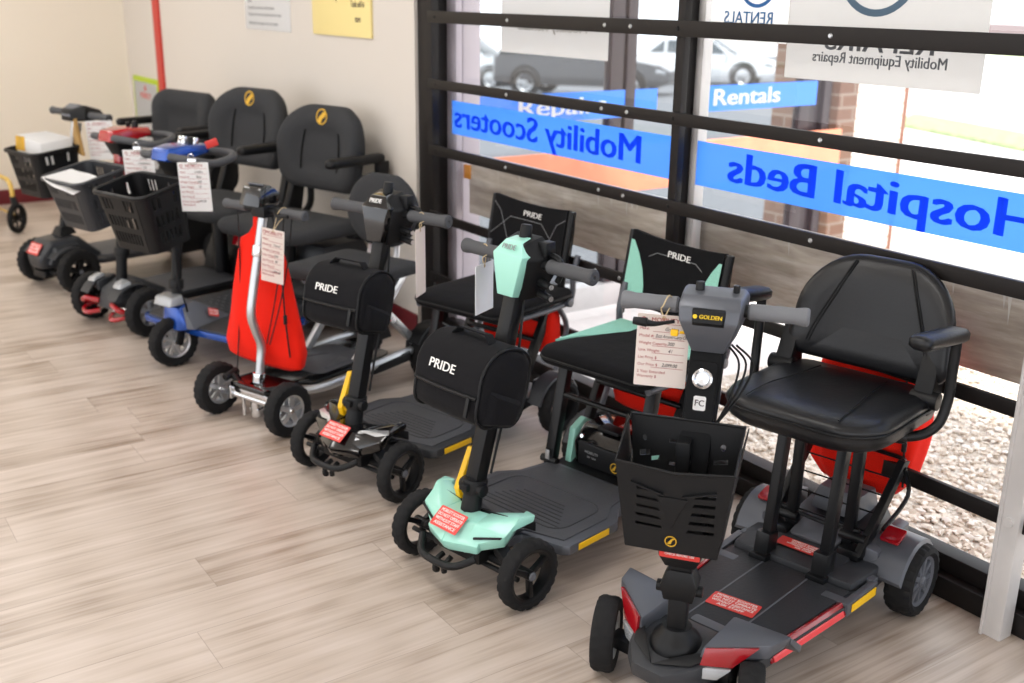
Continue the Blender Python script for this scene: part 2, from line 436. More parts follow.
def golden_scooter(mw):
    t = thing('mobility_scooter', 'grey scooter with red side strips and black vinyl armchair seat in the foreground', 'mobility scooter', mw, 'mobility scooters in a row by the window')
    ST = 24; T = Matrix.Rotation(R(ST), 4, 'Z')
    # --- footboard and frame
    b = B()
    b.prism([(-.05, .145), (-.12, .16), (-.44, .188), (-.46, .18), (-.52, .18), (-.52, -.18), (-.46, -.18), (-.44, -.188), (-.12, -.16), (-.05, -.145)], .098, .128, .008)
    deck = obj('footboard', b, dgrey, t)
    b = B(); b.prism([(-.095, .14), (-.495, .168), (-.495, -.168), (-.095, -.14)], .128, .134, .003)
    dm = obj('deck_mat', b, deckd, deck)
    b = B()
    for y in (-.062, .062): b.box((-.295, y, .1345), (.40, .004, .001), 0)
    for x in (-.105,): b.box((x, 0, .1345), (.004, .33, .001), 0)
    b.prism(rrect(.03, .09, .008, 3, -.135, 0), .134, .137, .002)
    obj('lit_mat_groove', b, mgrey, deck)  # groove lines coloured paler than the mat to stand in for window light
    for s in (1, -1):
        b = B(); b.hull([(-.13, s*.150, .106), (-.13, s*.142, .134), (-.43, s*.176, .106), (-.43, s*.168, .134), (-.13, s*.166, .108), (-.43, s*.192, .108), (-.13, s*.152, .137), (-.43, s*.178, .137)], .003)
        obj('side_strip', b, redr, deck, 'red reflective side strip')
        b = B(); b.hull([(-.14, s*.162, .108), (-.42, s*.186, .108), (-.14, s*.1685, .108), (-.42, s*.1925, .108), (-.14, s*.160, .121), (-.42, s*.184, .121), (-.14, s*.1635, .122), (-.42, s*.1875, .122)], .001)
        obj('reflector_strip', b, redr2, deck, 'pale red reflector strip')
        # carrying handle loop with yellow strip
        b = B()
        b.hull([(-.43, s*.192, .10), (-.43, s*.192, .135), (-.58, s*.198, .10), (-.58, s*.198, .138), (-.43, s*.172, .10), (-.43, s*.172, .135), (-.58, s*.178, .10), (-.58, s*.178, .138)], .005)
        b.hull([(-.43, s*.12, .10), (-.43, s*.19, .135), (-.46, s*.12, .10), (-.46, s*.19, .135), (-.43, s*.19, .1), (-.46, s*.12, .135), (-.46, s*.19, .1), (-.43, s*.12, .135)], .004)
        b.hull([(-.57, s*.10, .10), (-.57, s*.19, .14), (-.60, s*.10, .10), (-.60, s*.19, .14), (-.57, s*.19, .1), (-.60, s*.10, .14), (-.60, s*.19, .1), (-.57, s*.10, .14)], .004)
        obj('side_handle', b, gun, deck)
        b = B(); b.hull([(-.45, s*.193, .108), (-.565, s*.1985, .108), (-.45, s*.193, .128), (-.565, s*.1985, .13), (-.45, s*.1955, .108), (-.565, s*.201, .108), (-.45, s*.1955, .128), (-.565, s*.201, .13)], .001)
        obj('reflector', b, yelp, deck, 'yellow side reflector')
    # --- front body with horn-like fenders and lights
    b = B()
    b.hull(side_mirror_pts([(.105, .04, .10), (.108, .038, .135), (.06, .085, .10), (.055, .085, .145), (-.02, .12, .105), (-.02, .115, .16), (-.1, .12, .10), (-.1, .12, .15)]), .006)
    fb = obj('front_body', b, dgrey, t)
    b = B()
    for s in (1, -1):
        b.hull([(.095, s*.0, .143), (.055, s*.075, .15), (.0, s*.105, .165), (.09, 0, .139), (.05, s*.07, .146), (-.01, s*.1, .16), (.06, s*.03, .155), (.02, s*.07, .166)], .003)
    obj('bumper_channel', b, blk, fb)
    b = B(); b.lathe([(.06, .135), (.058, .155), (.05, .172), (.036, .184), (.032, .195), (.02, .198)], (0, 0, 0), (0, 0, 1), 32)
    obj('steering_boot', b, blk, fb)
    for s, nm in ((1, 0), (-1, 1)):
        b = B()
        b.hull([(.03, s*.075, .15), (.02, s*.08, .185), (-.055, s*.195, .17), (-.06, s*.20, .205), (-.11, s*.07, .16), (-.11, s*.075, .2), (-.115, s*.21, .185), (-.115, s*.215, .207)], .006)
        b.hull([(-.11, s*.11, .19), (-.11, s*.215, .207), (-.15, s*.12, .155), (-.15, s*.222, .172), (-.11, s*.11, .175), (-.11, s*.215, .19), (-.145, s*.12, .14), (-.145, s*.222, .155)], .004)
        fe = obj('front_fender', b, gun, t)
        b = B(); b.hull([(.026, s*.082, .150), (-.01, s*.138, .152), (.016, s*.086, .184), (-.045, s*.178, .197), (.036, s*.084, .148), (.0, s*.142, .15), (.024, s*.088, .187), (-.036, s*.183, .199)], .002)
        obj('tail_reflector', b, redr, fe, 'red front marker lens')
        b = B(); b.hull([(.034, s*.075, .118), (.03, s*.078, .147), (-.005, s*.138, .149), (.012, s*.115, .12), (.046, s*.078, .12), (.042, s*.082, .145), (.006, s*.143, .147), (.024, s*.12, .122)], .002)
        obj('headlight', b, lens, fe, 'clear faceted headlight')
        b = B(); b.bar((-.0, s*.06, .09), (-.0, s*.17, .09), .045, .03, .006); b.bar((-.02, s*.12, .09), (-.02, s*.12, .17), .04, .03, .004)
        obj('stub_axle', b, blkm, t)
        wheel(t, (0, s*.19, .088), .088, .055, 'front_wheel', ST+4, 7, silv)
    # --- steering column, in steered space
    b = B(T)
    b.bar((0, 0, .185), (0, 0, .27), .042, .042, .008); b.hull([(.02, .032, .262), (.02, -.032, .262), (-.03, .032, .262), (-.03, -.032, .262), (.026, .04, .30), (.026, -.04, .30), (-.036, .04, .30), (-.036, -.04, .30), (.02, .026, .335), (.02, -.026, .335), (-.03, .026, .335), (-.03, -.026, .335)], .004)
    b.bar((-.004, 0, .325), (-.008, 0, .40), .042, .05, .004)
    b.hull([(.022, .032, .345), (.022, -.032, .345), (-.028, .032, .345), (-.028, -.032, .345), (.034, .046, .375), (.034, -.046, .375), (-.04, .046, .375), (-.04, -.046, .375), (.034, .046, .44), (.034, -.046, .44), (-.04, .046, .44), (-.04, -.046, .44)], .004)
    b.cyl((.0, -.05, .285), (.0, .05, .285), .013, seg=14, bev=.002)
    low = obj('lower_column', b, blk, t)
    b = B(T); b.prism(rrect(.086, .03, .003), 0, .0012, 0, frame((.0345, 0, .388), (0, 1, 0), (0, 0, 1)))
    wb = obj('warning_band', b, stick, low, 'red warning band round the column')
    b = B(T); b.text('FOLD LOCK HERE', .009, frame((.036, 0, .393), (0, 1, 0), (0, 0, 1)), .0002, .01); b.text('CHECK BEFORE USE', .007, frame((.036, 0, .382), (0, 1, 0), (0, 0, 1)), .0002, .01)
    obj('lettering', b, whitp, wb)
    b = B(T)
    b.bar((-.015, 0, .43), (-.112, .01, .80), .05, .068, .006)
    up = obj('tiller_column', b, mattb, t)
    d = Vector((-.097, .01, .37)).normalized(); nrm = Vector((d.z, 0, -d.x))
    def onc(z, off=.0265): return Vector((-.015-(z-.43)*.097/.37, (z-.43)*.027, z))+nrm*off
    b = B(T); b.prism(rrect(.058, .125, .008), 0, .004, .001, frame(onc(.71), (0, 1, 0), d))
    pn = obj('column_panel', b, mattb, up)
    b = B(T); b.lathe([(.021, 0), (.021, .006), (.017, .008), (.013, .004), (0, .003)], onc(.735, .03), nrm, 24)
    obj('headlight', b, chrom, up, 'small round chrome headlight')
    b = B(T); b.prism(rrect(.026, .03, .004), 0, .001, 0, frame(onc(.685, .031), (0, 1, 0), d))
    fc = obj('approval_sticker', b, paperw, up, 'white square sticker')
    b = B(T); b.text('FC', .018, frame(onc(.685, .0325), (0, 1, 0), d), .0002, .01)
    obj('lettering', b, ink, fc)
    # --- head and grips
    T0 = T; T = T @ Matrix.Translation((-.035, .012, -.005))
    b = B(T)
    b.hull([(-.03, .064, .90), (-.03, -.064, .90), (-.022, .06, .87), (-.022, -.06, .87), (-.045, .034, .80), (-.045, -.034, .80), (-.13, .07, .915), (-.13, -.07, .915), (-.14, .045, .81), (-.14, -.045, .81), (-.15, .068, .87), (-.15, -.068, .87), (-.05, .06, .92), (-.05, -.06, .92), (-.12, .06, .925), (-.12, -.06, .925)], .006)
    hd = obj('tiller_head', b, gun, t)
    hn = Vector((1, 0, .22)).normalized(); hu = Vector((-.22, 0, 1)).normalized()
    b = B(T); b.hull([(-.022, .034, .897), (-.022, -.034, .897), (-.014, .03, .872), (-.014, -.03, .872), (-.034, .034, .90), (-.034, -.034, .90), (-.028, .034, .86), (-.028, -.034, .86)], .003)
    obj('badge_plate', b, blk, hd)
    b = B(T); b.text('GOLDEN', .0115, frame((-.0145, .006, .885), (0, 1, 0), Vector((-.28, 0, 1))), .0008, .018)
    b.lathe([(.0045, 0), (.0045, .002), (0, .002)], (-.015, -.026, .885), Vector((1, 0, .28)), 14)
    obj('lettering', b, goldt, hd, 'yellow lettering')
    b = B(T); b.cyl((-.09, -.125, .885), (-.09, .125, .885), .014, seg=16); b.cyl((-.09, .045, .91), (-.09, .045, .938), .007, seg=12); b.cyl((-.09, -.03, .91), (-.09, -.03, .94), .011, .009, 14, .002)
    obj('handlebar', b, blkm, t)
    handgrips(t, T @ Matrix.Translation((-.09, 0, .885)), .195, .0175, 0, .072, gripl)
    b = B(T); b.tube([(-.03, -.07, .865), (-.01, -.105, .862), (.0, -.125, .866)], lambda u: .004+.007*max(0, (u-.3)), 10, 5); b.cyl((-.0, -.12, .866), (.002, -.15, .868), .010, .008, 12, .002)
    obj('speed_lever', b, blk, hd)
    b = B(T); b.box((-.04, -.07, .838), (.01, .016, .014), .003); b.cyl((-.045, -.06, .838), (-.05, -.045, .838), .003, seg=8)
    obj('ignition_key', b, yelp, hd, 'key with yellow head')
    b = B(T)
    for k in range(3): b.tube([(-.12, .03+.01*k, .80), (-.15, .055+.015*k, .75), (-.13, .045+.008*k, .68), (-.1, .02, .62)], .0025, 8)
    obj('cable', b, blk, up)
    T = T0 @ Matrix.Translation((0, -.014, 0))
    def side(p0, p1, p2, p3, nx, ny, th=.003, holes=(), name='basket_side', mat=blk):
        """panel between four corner points; holes in 0..1 panel coordinates"""
        p0, p1, p2, p3 = map(Vector, (p0, p1, p2, p3))
        b = B()
        M = frame(p0, p1-p0, p3-p0); Mi = M.inverted()
        o2 = [tuple((Mi @ p)[:2]) for p in (p0, p1, p2, p3)]
        def uv(u, v):
            a = [o2[0][i]+(o2[1][i]-o2[0][i])*u for i in (0, 1)]; c = [o2[3][i]+(o2[2][i]-o2[3][i])*u for i in (0, 1)]
            return (a[0]+(c[0]-a[0])*v, a[1]+(c[1]-a[1])*v)
        hs = [[uv(*q) for q in h] for h in holes]
        b.M = T; b.holed(o2, hs, th, M)
        return b, M, uv
    zf, zb, z0 = .60, .655, .405
    wt, wb_, xf, xb = .12, .095, .085, -.045
    xf0, xb0 = .07, -.03
    def slot(cx, cy, w, h, sk=0): return [(cx-w/2, cy-h/2), (cx+w/2, cy-h/2+sk), (cx+w/2, cy+h/2+sk), (cx-w/2, cy+h/2)]
    def dot(cx, cy, rx, ry): return [(cx+rx*math.cos(2*PI*k/12), cy+ry*math.sin(2*PI*k/12)) for k in range(12)]
    A = (xf, -wt, zf); Bq = (xf, wt, zf); C_ = (xf0, wb_, z0); D = (xf0, -wb_, z0)
    bk = B(T)
    # front panel with central dip
    p0, p1, p2, p3 = (Vector(D), Vector(C_), Vector(Bq), Vector(A))
    M = frame(p0, p1-p0, p3-p0); Mi = M.inverted()
    q = [(Mi @ p) for p in (p0, p1, p2, p3)]
    mid = (Mi @ ((p2+p3)/2))
    outl = [(q[0].x, q[0].y), (q[1].x, q[1].y), (q[2].x, q[2].y), (mid.x+.02, mid.y-.012), (mid.x-.0, mid.y-.012), (q[3].x, q[3].y)]
    W = q[1].x-q[0].x; H = q[2].y
    holes = []
    for i in range(5):
        y = H*(.74-.105*i)
        wl = W*(.30-.0*i)*(.7+.06*i)
        holes.append([(W*.10, y), (W*.10+wl, y-.003), (W*.12+wl, y-.009), (W*.11, y-.007)])
        holes.append([(W*.96, y+.0), (W*.96-wl, y-.003), (W*.94-wl, y-.011), (W*.95, y-.008)])
    bk.holed(outl, holes, .003, M)
    basket = obj('basket', bk, blk, t)
    b = B(T); emblem_M = T @ frame(M @ Vector((W*.5, H*.14, .0025)), (0, 1, 0), M.to_3x3() @ Vector((0, 1, 0)))
    emblem(b, emblem_M, .0125); obj('emblem', b, gold, basket, 'gold emblem')
    # raised V emboss
    b = B(T)
    for s in (0, 1):
        f = (lambda x: x) if not s else (lambda x: W-x)
        b.hull([tuple(M @ Vector((f(W*.04), H*.80, z))) for z in (.0015, .009)]+[tuple(M @ Vector((f(W*.40), H*.70, z))) for z in (.0015, .009)]+[tuple(M @ Vector((f(W*.40), H*.68, z))) for z in (.0015, .009)]+[tuple(M @ Vector((f(W*.04), H*.78, z))) for z in (.0015, .009)], .001)
    b.hull([tuple(M @ Vector((x, y, z))) for x, y in ((W*.34, H*.66), (W*.66, H*.66), (W*.5, H*.3)) for z in (.0012, .0045)], .001)
    obj('embossing', b, blk, basket)
    b2, _, _ = side((xb0, -wb_, z0), (xb0, wb_, z0), (xb, wt, zb), (xb, -wt, zb), 0, 0, holes=[dot(.12, .8, .02, .026), dot(.12, .45, .02, .026), slot(.12, .66, .1, .05, .02), slot(.22, .62, .08, .04, .02), slot(.12, .3, .1, .05, .02), dot(.84, .8, .025, .03), dot(.84, .5, .025, .03), slot(.84, .66, .13, .04, .02), slot(.84, .36, .13, .04, .02), slot(.5, .8, .3, .03), slot(.5, .6, .3, .03)])
    obj('back_panel', b2, blk, basket)
    for s in (1, -1):
        hs = [dot(.12, .08+.094*i, .02, .013) for i in range(10)]+[dot(.30+.2*(k % 4), .14+.16*(k//4), .035, .03) for k in range(16) if (k//4)*.16+.14 < .8]
        b3, _, _ = side((xf0, s*wb_, z0), (xb0, s*wb_, z0), (xb, s*wt, zb), (xf, s*wt, zf), 0, 0, holes=hs)
        obj('side_panel', b3, blk, basket)
    b4, _, _ = side((xf0, -wb_, z0), (xf0, wb_, z0), (xb0, wb_, z0), (xb0, -wb_, z0), 0, 0, holes=[slot(.1+.16*i, .5, .06, .7) for i in range(6)])
    b4.bar((-.04, 0, .45), (-.03, 0, .62), .05, .03, .004)
    b4.tube([(xf, -wt, zf), (xf, 0, zf-.012), (xf, wt, zf), (xb, wt, zb), (xb, -wt, zb)], .0035, 8, 1, True)
    obj('bottom_panel', b4, blk, basket)
    # --- rear chassis
    b = B()
    b.prism([(-.50, .165), (-.60, .175), (-.82, .17), (-.86, .12), (-.86, -.12), (-.82, -.17), (-.60, -.175), (-.50, -.165)], .085, .15, .012)
    b.hull([(-.56, .11, .15), (-.56, -.11, .15), (-.86, .12, .15), (-.86, -.12, .15), (-.66, .10, .175), (-.66, -.10, .175), (-.83, .1, .215), (-.83, -.1, .215)], .008)
    rb = obj('rear_body', b, dgrey, t)
    b = B(); b.prism(rrect(.11, .13, .012, 4, 0, 0), 0, .008, .003, frame((-.66, 0, .181), (-1, 0, .2), (0, 1, 0)))
    b.hull([(-.72, .07, .2), (-.72, -.07, .2), (-.84, .07, .21), (-.84, -.07, .21), (-.74, .06, .262), (-.74, -.06, .262), (-.83, .06, .262), (-.83, -.06, .262)], .008)
    obj('battery_cover', b, mgrey, rb)
    for s in (1, -1):
        yo = s*.21
        lo = []
        for k in range(9):
            a = R(160-k*18); rr = .110
            x = -.73+rr*math.cos(a); z = .1+rr*math.sin(a)*1.02
            lo.append([Vector((x, yo-s*.075, z-.002)), Vector((x, yo+s*.022, z-.008)), Vector((x*.97-.73*.03, yo+s*.027, z-.018)), Vector((x*.97-.73*.03, yo-s*.07, z-.014))])
        b = B(); b.loft(lo)
        b.hull([(-.63, s*.13, .10), (-.63, s*.13, .19), (-.83, s*.13, .12), (-.83, s*.13, .2), (-.64, s*.165, .11), (-.64, s*.165, .18), (-.82, s*.165, .12), (-.82, s*.165, .2)], .006)
        fe = obj('rear_fender', b, gun, t)
        b = B(); M2 = frame((-.695, yo-s*.035, .2105), (-1, 0, .30), (0, s*1., 0))
        b.box((0, 0, 0), (.05, .045, .004), .001) if False else b.prism(rrect(.055, .05, .006), -.006, .002, .001, M2)
        obj('reflector', b, redr, fe, 'red fender reflector')
        wheel(t, (-.73, s*.222, .097), .097, .072, 'rear_wheel', 0, 9, mgrey, rimr=.68)
    sticker(deck, frame((-.245, -.005, .1352), (-.12, 1, 0), (-1, -.12, 0)), .12, .06)
    sticker(rb, frame((-.575, .0, .1565), (0, 1, 0), (-1, 0, .08)), .15, .04)
    # --- seat posts
    for s in (1, -1):
        b = B(); b.bar((-.52, s*.08, .14), (-.57, s*.08, .495), .03, .026, .004); b.bar((-.51, s*.08, .12), (-.52, s*.08, .2), .05, .04, .006)
        b.box((-.51, s*.08, .135), (.07, .05, .025), .005)
        obj('seat_post', b, blkm, t)
        b = B(); b.bar((-.645, s*.08, .17), (-.66, s*.08, .515), .022, .028, .004); b.box((-.645, s*.1, .165), (.085, .06, .03), .01); b.cyl((-.64, s*.06, .2), (-.64, s*.13, .2), .014, seg=14, bev=.002)
        obj('seat_post', b, blkm, t)
        b = B(); b.hull([(-.60, s*.115, .17), (-.63, s*.115, .16), (-.80, s*.12, .37), (-.835, s*.12, .36), (-.60, s*.135, .17), (-.63, s*.135, .16), (-.80, s*.14, .37), (-.835, s*.14, .36)], .003)
        obj('basket_arm', b, blk, t)
    b = B()
    for k in range(4):
        u = .25+.2*k; b.cyl((-.61-.18*u, -.125, .17+.19*u), (-.61-.18*u, .125, .17+.19*u), .0025, seg=6)
    b.tube([(-.81, -.13, .365), (-.84, -.1, .36), (-.84, .1, .36), (-.81, .13, .365)], .006, 8); b.tube([(-.64, -.11, .22), (-.66, 0, .20), (-.64, .11, .22)], .006, 8)
    b.tube([(-.80, .14, .35), (-.82, .15, .27), (-.70, .145, .215)], .006, 8)
    obj('rear_carrier', b, blkm, t)
    # --- seat
    b = B(); b.box((-.60, 0, .517), (.26, .25, .018), .004); b.box((-.61, 0, .505), (.16, .24, .02), .004)
    obj('seat_bracket', b, blkm, t)
    b = B(); b.hull([(-.46, -.14, .505), (-.46, -.03, .505), (-.52, -.13, .505), (-.52, -.03, .505), (-.46, -.14, .52), (-.46, -.03, .52), (-.52, -.13, .52), (-.52, -.03, .52)], .004)
    obj('release_lever', b, yelp, t, 'yellow seat release lever')
    out = rrect(.41, .425, (.12, .07, .07, .12), 8, -.61, 0)
    b = B(); lv = [(.05, .508), (.018, .51), (.004, .522), (0, .54), (.003, .552), (.0, .557), (.003, .567), (.012, .577), (.035, .584), (.08, .587), (.14, .584), (.2, .581)]
    b.pad(out, lv)
    seat = obj('seat', b, vinyl, t, ang=60)
    b = B()
    b.tube([Vector((x, y, .5535)) for x, y in rrect(.412, .427, (.12, .07, .07, .12), 8, -.61, 0)], .0035, 8, 1, True)
    obj('seam', b, blk, seat)
    for s in (1, -1):
        b = B()
        b.tube([(-.425, s*.12, .585), (-.52, s*.115, .593), (-.62, s*.10, .592), (-.74, s*.09, .59)], .0018, 6)
        obj('seam', b, blk, seat)
    # --- backrest
    bt = Vector((-.17, 0, 1)).normalized()
    MB = frame((-.815, .02, .738), (0, 1, 0), bt)          # x = lateral, y = up the back, z = forward
    out = [(x, y) for x, y in rrect(.415, .285, (.15, .15, .05, .05), 9)]
    out = [(x*(1+.06*(-y)/.14), y) for x, y in out]
    b = B(); M0 = MB @ Matrix.Translation((0, 0, 0))
    lv = [(.06, -.03), (.02, -.028), (.004, -.015), (0, 0), (.004, .012), (.02, .022), (.06, .028), (.12, .026)]
    b.pad(out, lv, M0)
    bv = B(); bv.v = []
    # wrap the sides forward a little
    for v in b.v:
        q = MB.inverted() @ v; q.z += 1.0*q.x*q.x; bv.v.append(MB @ q)
    bv.f = b.f
    back = obj('backrest', bv, vinyl, t, ang=60)
    b = B()
    def sm(x, y): return MB @ Vector((x, y, .0295+1.*x*x-(.004 if abs(y) > .11 else 0)))
    for s in (1, -1):
        b = B()
        b.tube([sm(s*.07, .125), sm(s*.10, .05), sm(s*.14, -.05), sm(s*.155, -.1)], .002, 6)
        b.tube([sm(s*.075, .125), sm(s*.107, .05), sm(s*.147, -.05), sm(s*.162, -.1)], .002, 6)
        obj('seam', b, blk, back)
    for s in (1, -1):
        b = B(); b.hull([(-.70, s*.165, .54), (-.70, s*.215, .54), (-.78, s*.165, .54), (-.78, s*.215, .54), (-.755, s*.165, .69), (-.755, s*.21, .69), (-.80, s*.165, .69), (-.80, s*.21, .69)], .008)
        b.cyl((-.73, s*.16, .575), (-.73, s*.228, .575), .022, seg=18, bev=.003)
        obj('back_hinge', b, blk, t)
    for s in (1, -1):
        b = B(); b.tube([(-.60, s*.10, .505), (-.64, s*.2, .505), (-.68, s*.245, .53), (-.70, s*.258, .59), (-.705, s*.258, .67), (-.705, s*.258, .745), (-.69, s*.258, .762)], .0125, 12); b.cyl((-.62, s*.16, .505), (-.636, s*.2, .505), .018, seg=14, bev=.002)
        ar = obj('armrest', b, blkm, t)
        b = B(); b.pad(rrect(.25, .055, .02, 5, -.60, s*.258), [(.008, .757), (0, .765), (0, .78), (.006, .788), (.02, .79)])
        bm_ = b.v
        for v in bm_: v.z += (v.x+.6)*.12
        obj('arm_pad', b, vinyl, ar, ang=60)
    return t
s7 = golden_scooter(root_matrix(-1.498, 1.472, 13))
# travel scooters with the printed sling seats
def pline(b, pts, M, w=.0012):
    """thin printed line on a panel, pts in M's plane"""
    for p, q in zip(pts, pts[1:]):
        b.bar(M @ Vector((*p, .0012)), M @ Vector((*q, .0012)), w, .0006, 0, up=M.to_3x3() @ Vector((0, 0, 1)))

def pride_scooter(mw, label, accent, seat_accent, steer, head_mat, bagside):
    t = thing('mobility_scooter', label, 'mobility scooter', mw, 'mobility scooters in a row by the window')
    T = Matrix.Rotation(R(steer), 4, 'Z')
    # footboard: narrow neck, raised rim, wide tread area
    b = B()
    b.prism([(-.02, .075), (-.10, .10), (-.125, .215), (-.14, .235), (-.34, .235), (-.40, .19), (-.52, .17), (-.52, -.17), (-.40, -.19), (-.34, -.235), (-.14, -.235), (-.125, -.215), (-.10, -.10), (-.02, -.075)], .098, .128, .007)
    deck = obj('footboard', b, gun if accent is mint else dgrey, t)
    b = B(); b.prism([(-.03, .06), (-.12, .09), (-.15, .205), (-.33, .205), (-.39, .17), (-.50, .15), (-.50, -.15), (-.39, -.17), (-.33, -.205), (-.15, -.205), (-.12, -.09), (-.03, -.06)], .127, .132, .002)
    dm = obj('deck_mat', b, deckm, deck)
    b = B()
    for k in range(7): b.tube([(-.19-.018*k, -.15+.012*k, .1325), (-.19-.018*k, .15-.012*k, .1325)], .0018, 6, 1)
    b.tube([Vector((x, y, .1325)) for x, y in rrect(.2, .33, .05, 5, -.27, 0)], .002, 6, 1, True)
    obj('tread_lines', b, dgrey, deck)
    for s in (1, -1):
        b = B(); b.hull([(-.175, s*.234, .104), (-.30, s*.234, .104), (-.175, s*.234, .122), (-.30, s*.234, .122), (-.175, s*.2375, .104), (-.30, s*.2375, .104), (-.175, s*.2375, .122), (-.30, s*.2375, .122)], .001)
        obj('reflector', b, yelp, deck, 'yellow side reflector')
    # front cowl: a V of two wings over the axle
    b = B()
    for s in (1, -1):
        b.hull([(.062, 0, .118), (.078, 0, .15), (.035, 0, .20), (-.03, s*.0, .205), (.035, s*.10, .125), (.04, s*.105, .15), (.0, s*.10, .195), (-.06, s*.1, .20), (-.06, s*.07, .13)], .006)
        b.hull([(.045, s*.05, .115), (.055, s*.06, .14), (.02, s*.07, .197), (-.05, s*.06, .205), (-.01, s*.16, .15), (-.0, s*.17, .185), (-.06, s*.175, .225), (-.09, s*.16, .222), (-.09, s*.12, .19), (-.07, s*.13, .15)], .006)
        b.hull([(-.03, s*.145, .185), (-.02, s*.17, .19), (-.05, s*.175, .226), (-.10, s*.15, .222), (-.095, s*.19, .222), (-.09, s*.19, .205), (-.10, s*.15, .195)], .004)
    for v in b.v: v.x += .026; v.y = v.y*.9+.004
    cowl = obj('front_cowl', b, accent, t)
    b = B()
    for s in (1, -1):
        b.hull([(-.04, s*.02, .203), (-.04, s*.14, .218), (-.13, s*.03, .15), (-.14, s*.15, .17), (-.04, s*.02, .195), (-.04, s*.14, .20), (-.13, s*.03, .13), (-.14, s*.15, .14)], .004)
    for v in b.v: v.x += .02; v.y *= .88
    obj('cowl_tray', b, blk, cowl)
    for s in (1, -1):
        b = B()
        if accent is mint:
            b.hull([(.035, s*.085, .166), (.006, s*.165, .182), (.033, s*.085, .171), (.004, s*.165, .185), (.039, s*.085, .165), (.011, s*.165, .181), (.037, s*.085, .172), (.007, s*.165, .187)], .001)
        else:
            b.hull([(.032, s*.075, .178), (-.025, s*.18, .205), (-.045, s*.16, .216), (.01, s*.07, .204), (.024, s*.075, .176), (-.03, s*.175, .2), (-.045, s*.16, .207)], .002)
        for v in b.v: v.x += .026; v.y = v.y*.9+.004
        obj('marker_slit', b, blk if accent is mint else silv, cowl)
    b = B()
    b.tube([(.075, -.10, .12), (.115, -.06, .10), (.125, 0, .098), (.115, .06, .10), (.075, .10, .12)], .010, 12)
    b.tube([(.065, -.03, .085), (.09, -.03, .075), (.095, -.03, .05), (.085, -.03, .045)], .008, 10); b.tube([(.065, .0, .085), (.09, .0, .07), (.09, 0, .05)], .008, 10)
    b.hull([(.05, -.09, .085), (.05, .09, .085), (-.1, .08, .085), (-.1, -.08, .085), (.05, -.09, .135), (.05, .09, .135), (-.1, .08, .135), (-.1, -.08, .135)], .01)
    b.cyl((.02, -.2, .08), (.02, .2, .08), .007); b.cyl((.0, -.2, .095), (.0, .2, .095), .014)
    obj('bumper', b, blk, t)
    sticker(cowl, frame((.068, -.005, .192), (.02, 1, .0), (-.75, 0, .55)), .10, .06, txt=['MOBILITY SCOOTER', 'DO NOT OPERATE', 'WITHOUT STAFF', 'ASSISTANCE'])
    for s in (1, -1):
        wheel(t, (0, .215 if s > 0 else -.19, .095), .095, .045, 'front_wheel', steer, 3, blkm, 'tri', True, .74)
        b = B(); b.hull([(-.02, s*.11, .12), (.02, s*.11, .12), (-.02, s*.16, .09), (.02, s*.16, .09), (-.02, s*.11, .15), (.02, s*.11, .15), (-.02, s*.16, .11), (.02, s*.16, .11)], .005); obj('stub_axle', b, blk, t)
    # column
    b = B(T); b.cyl((-.0, 0, .17), (-.025, 0, .285), .028, .026, 18); b.cyl((-.015, -.042, .262), (-.015, .042, .262), .017, seg=14, bev=.003); b.cyl((-.018, 0, .245), (-.023, 0, .285), .034, seg=18, bev=.003); b.box((.008, .0, .27), (.03, .03, .02), .004)
    obj('fold_joint', b, blk, t)
    b = B(T); b.bar((-.022, 0, .275), (-.165, 0, .79), .04, .046, .008)
    col = obj('tiller_column', b, blkm, t)
    b = B(T); b.hull([(-.02, -.055, .20), (-.02, -.075, .20), (-.055, -.05, .345), (-.055, -.07, .345), (-.05, -.055, .20), (-.05, -.075, .20), (-.08, -.05, .34), (-.08, -.07, .34), (-.01, -.055, .235), (-.01, -.075, .235)], .004)
    b.cyl((-.03, -.08, .225), (-.03, -.02, .225), .008, seg=12)
    obj('fold_lever', b, yelp, t, 'yellow folding lever')
    # head: accent shield on a black housing
    b = B(T)
    b.hull([(-.15, .04, .90), (-.15, -.04, .90), (-.21, .045, .915), (-.21, -.045, .915), (-.145, .055, .86), (-.145, -.055, .86), (-.23, .085, .86), (-.23, -.085, .86), (-.15, .03, .75), (-.15, -.03, .75), (-.215, .045, .755), (-.215, -.045, .755), (-.23, .08, .83), (-.23, -.08, .83)], .006)
    hd = obj('tiller_head', b, blk, t)
    b = B(T)
    b.hull([(-.150, .028, .905), (-.150, -.028, .905), (-.128, .054, .87), (-.128, -.054, .87), (-.125, .046, .848), (-.125, -.046, .848), (-.120, .028, .765), (-.120, -.028, .765), (-.145, .026, .76), (-.145, -.026, .76), (-.185, .026, .91), (-.185, -.026, .91), (-.16, .056, .868), (-.16, -.056, .868)], .005)
    sh = obj('head_shield', b, head_mat, hd)
    b = B(T); b.text('PRIDE', .019, frame((-.1335, 0, .89), (0, 1, 0), (-.5, 0, 1)), .0006, .01)
    obj('lettering', b, greyl if accent is mint else whitp, hd, 'small PRIDE lettering')
    b = B(T); b.cyl((-.19, 0, .905), (-.195, 0, .94), .017, .014, 16, .003); b.box((-.205, .065, .885), (.035, .03, .04), .005)
    for i, y in enumerate((.06, .06)): b.cyl((-.19, .055, .80-.03*i), (-.185, .10, .795-.03*i), .010, seg=14, bev=.002)
    b.tube([(-.21, .07, .87), (-.20, .115, .865), (-.195, .125, .835), (-.20, .11, .81)], .008, 10)
    b.cyl((-.195, -.23, .845), (-.195, .23, .845), .0125, seg=16)
    obj('handlebar', b, blk, t)
    b = B(T); b.cyl((-.186, .10, .795), (-.185, .103, .795), .007, seg=14); b.cyl((-.186, .10, .765), (-.185, .103, .765), .007, seg=14)
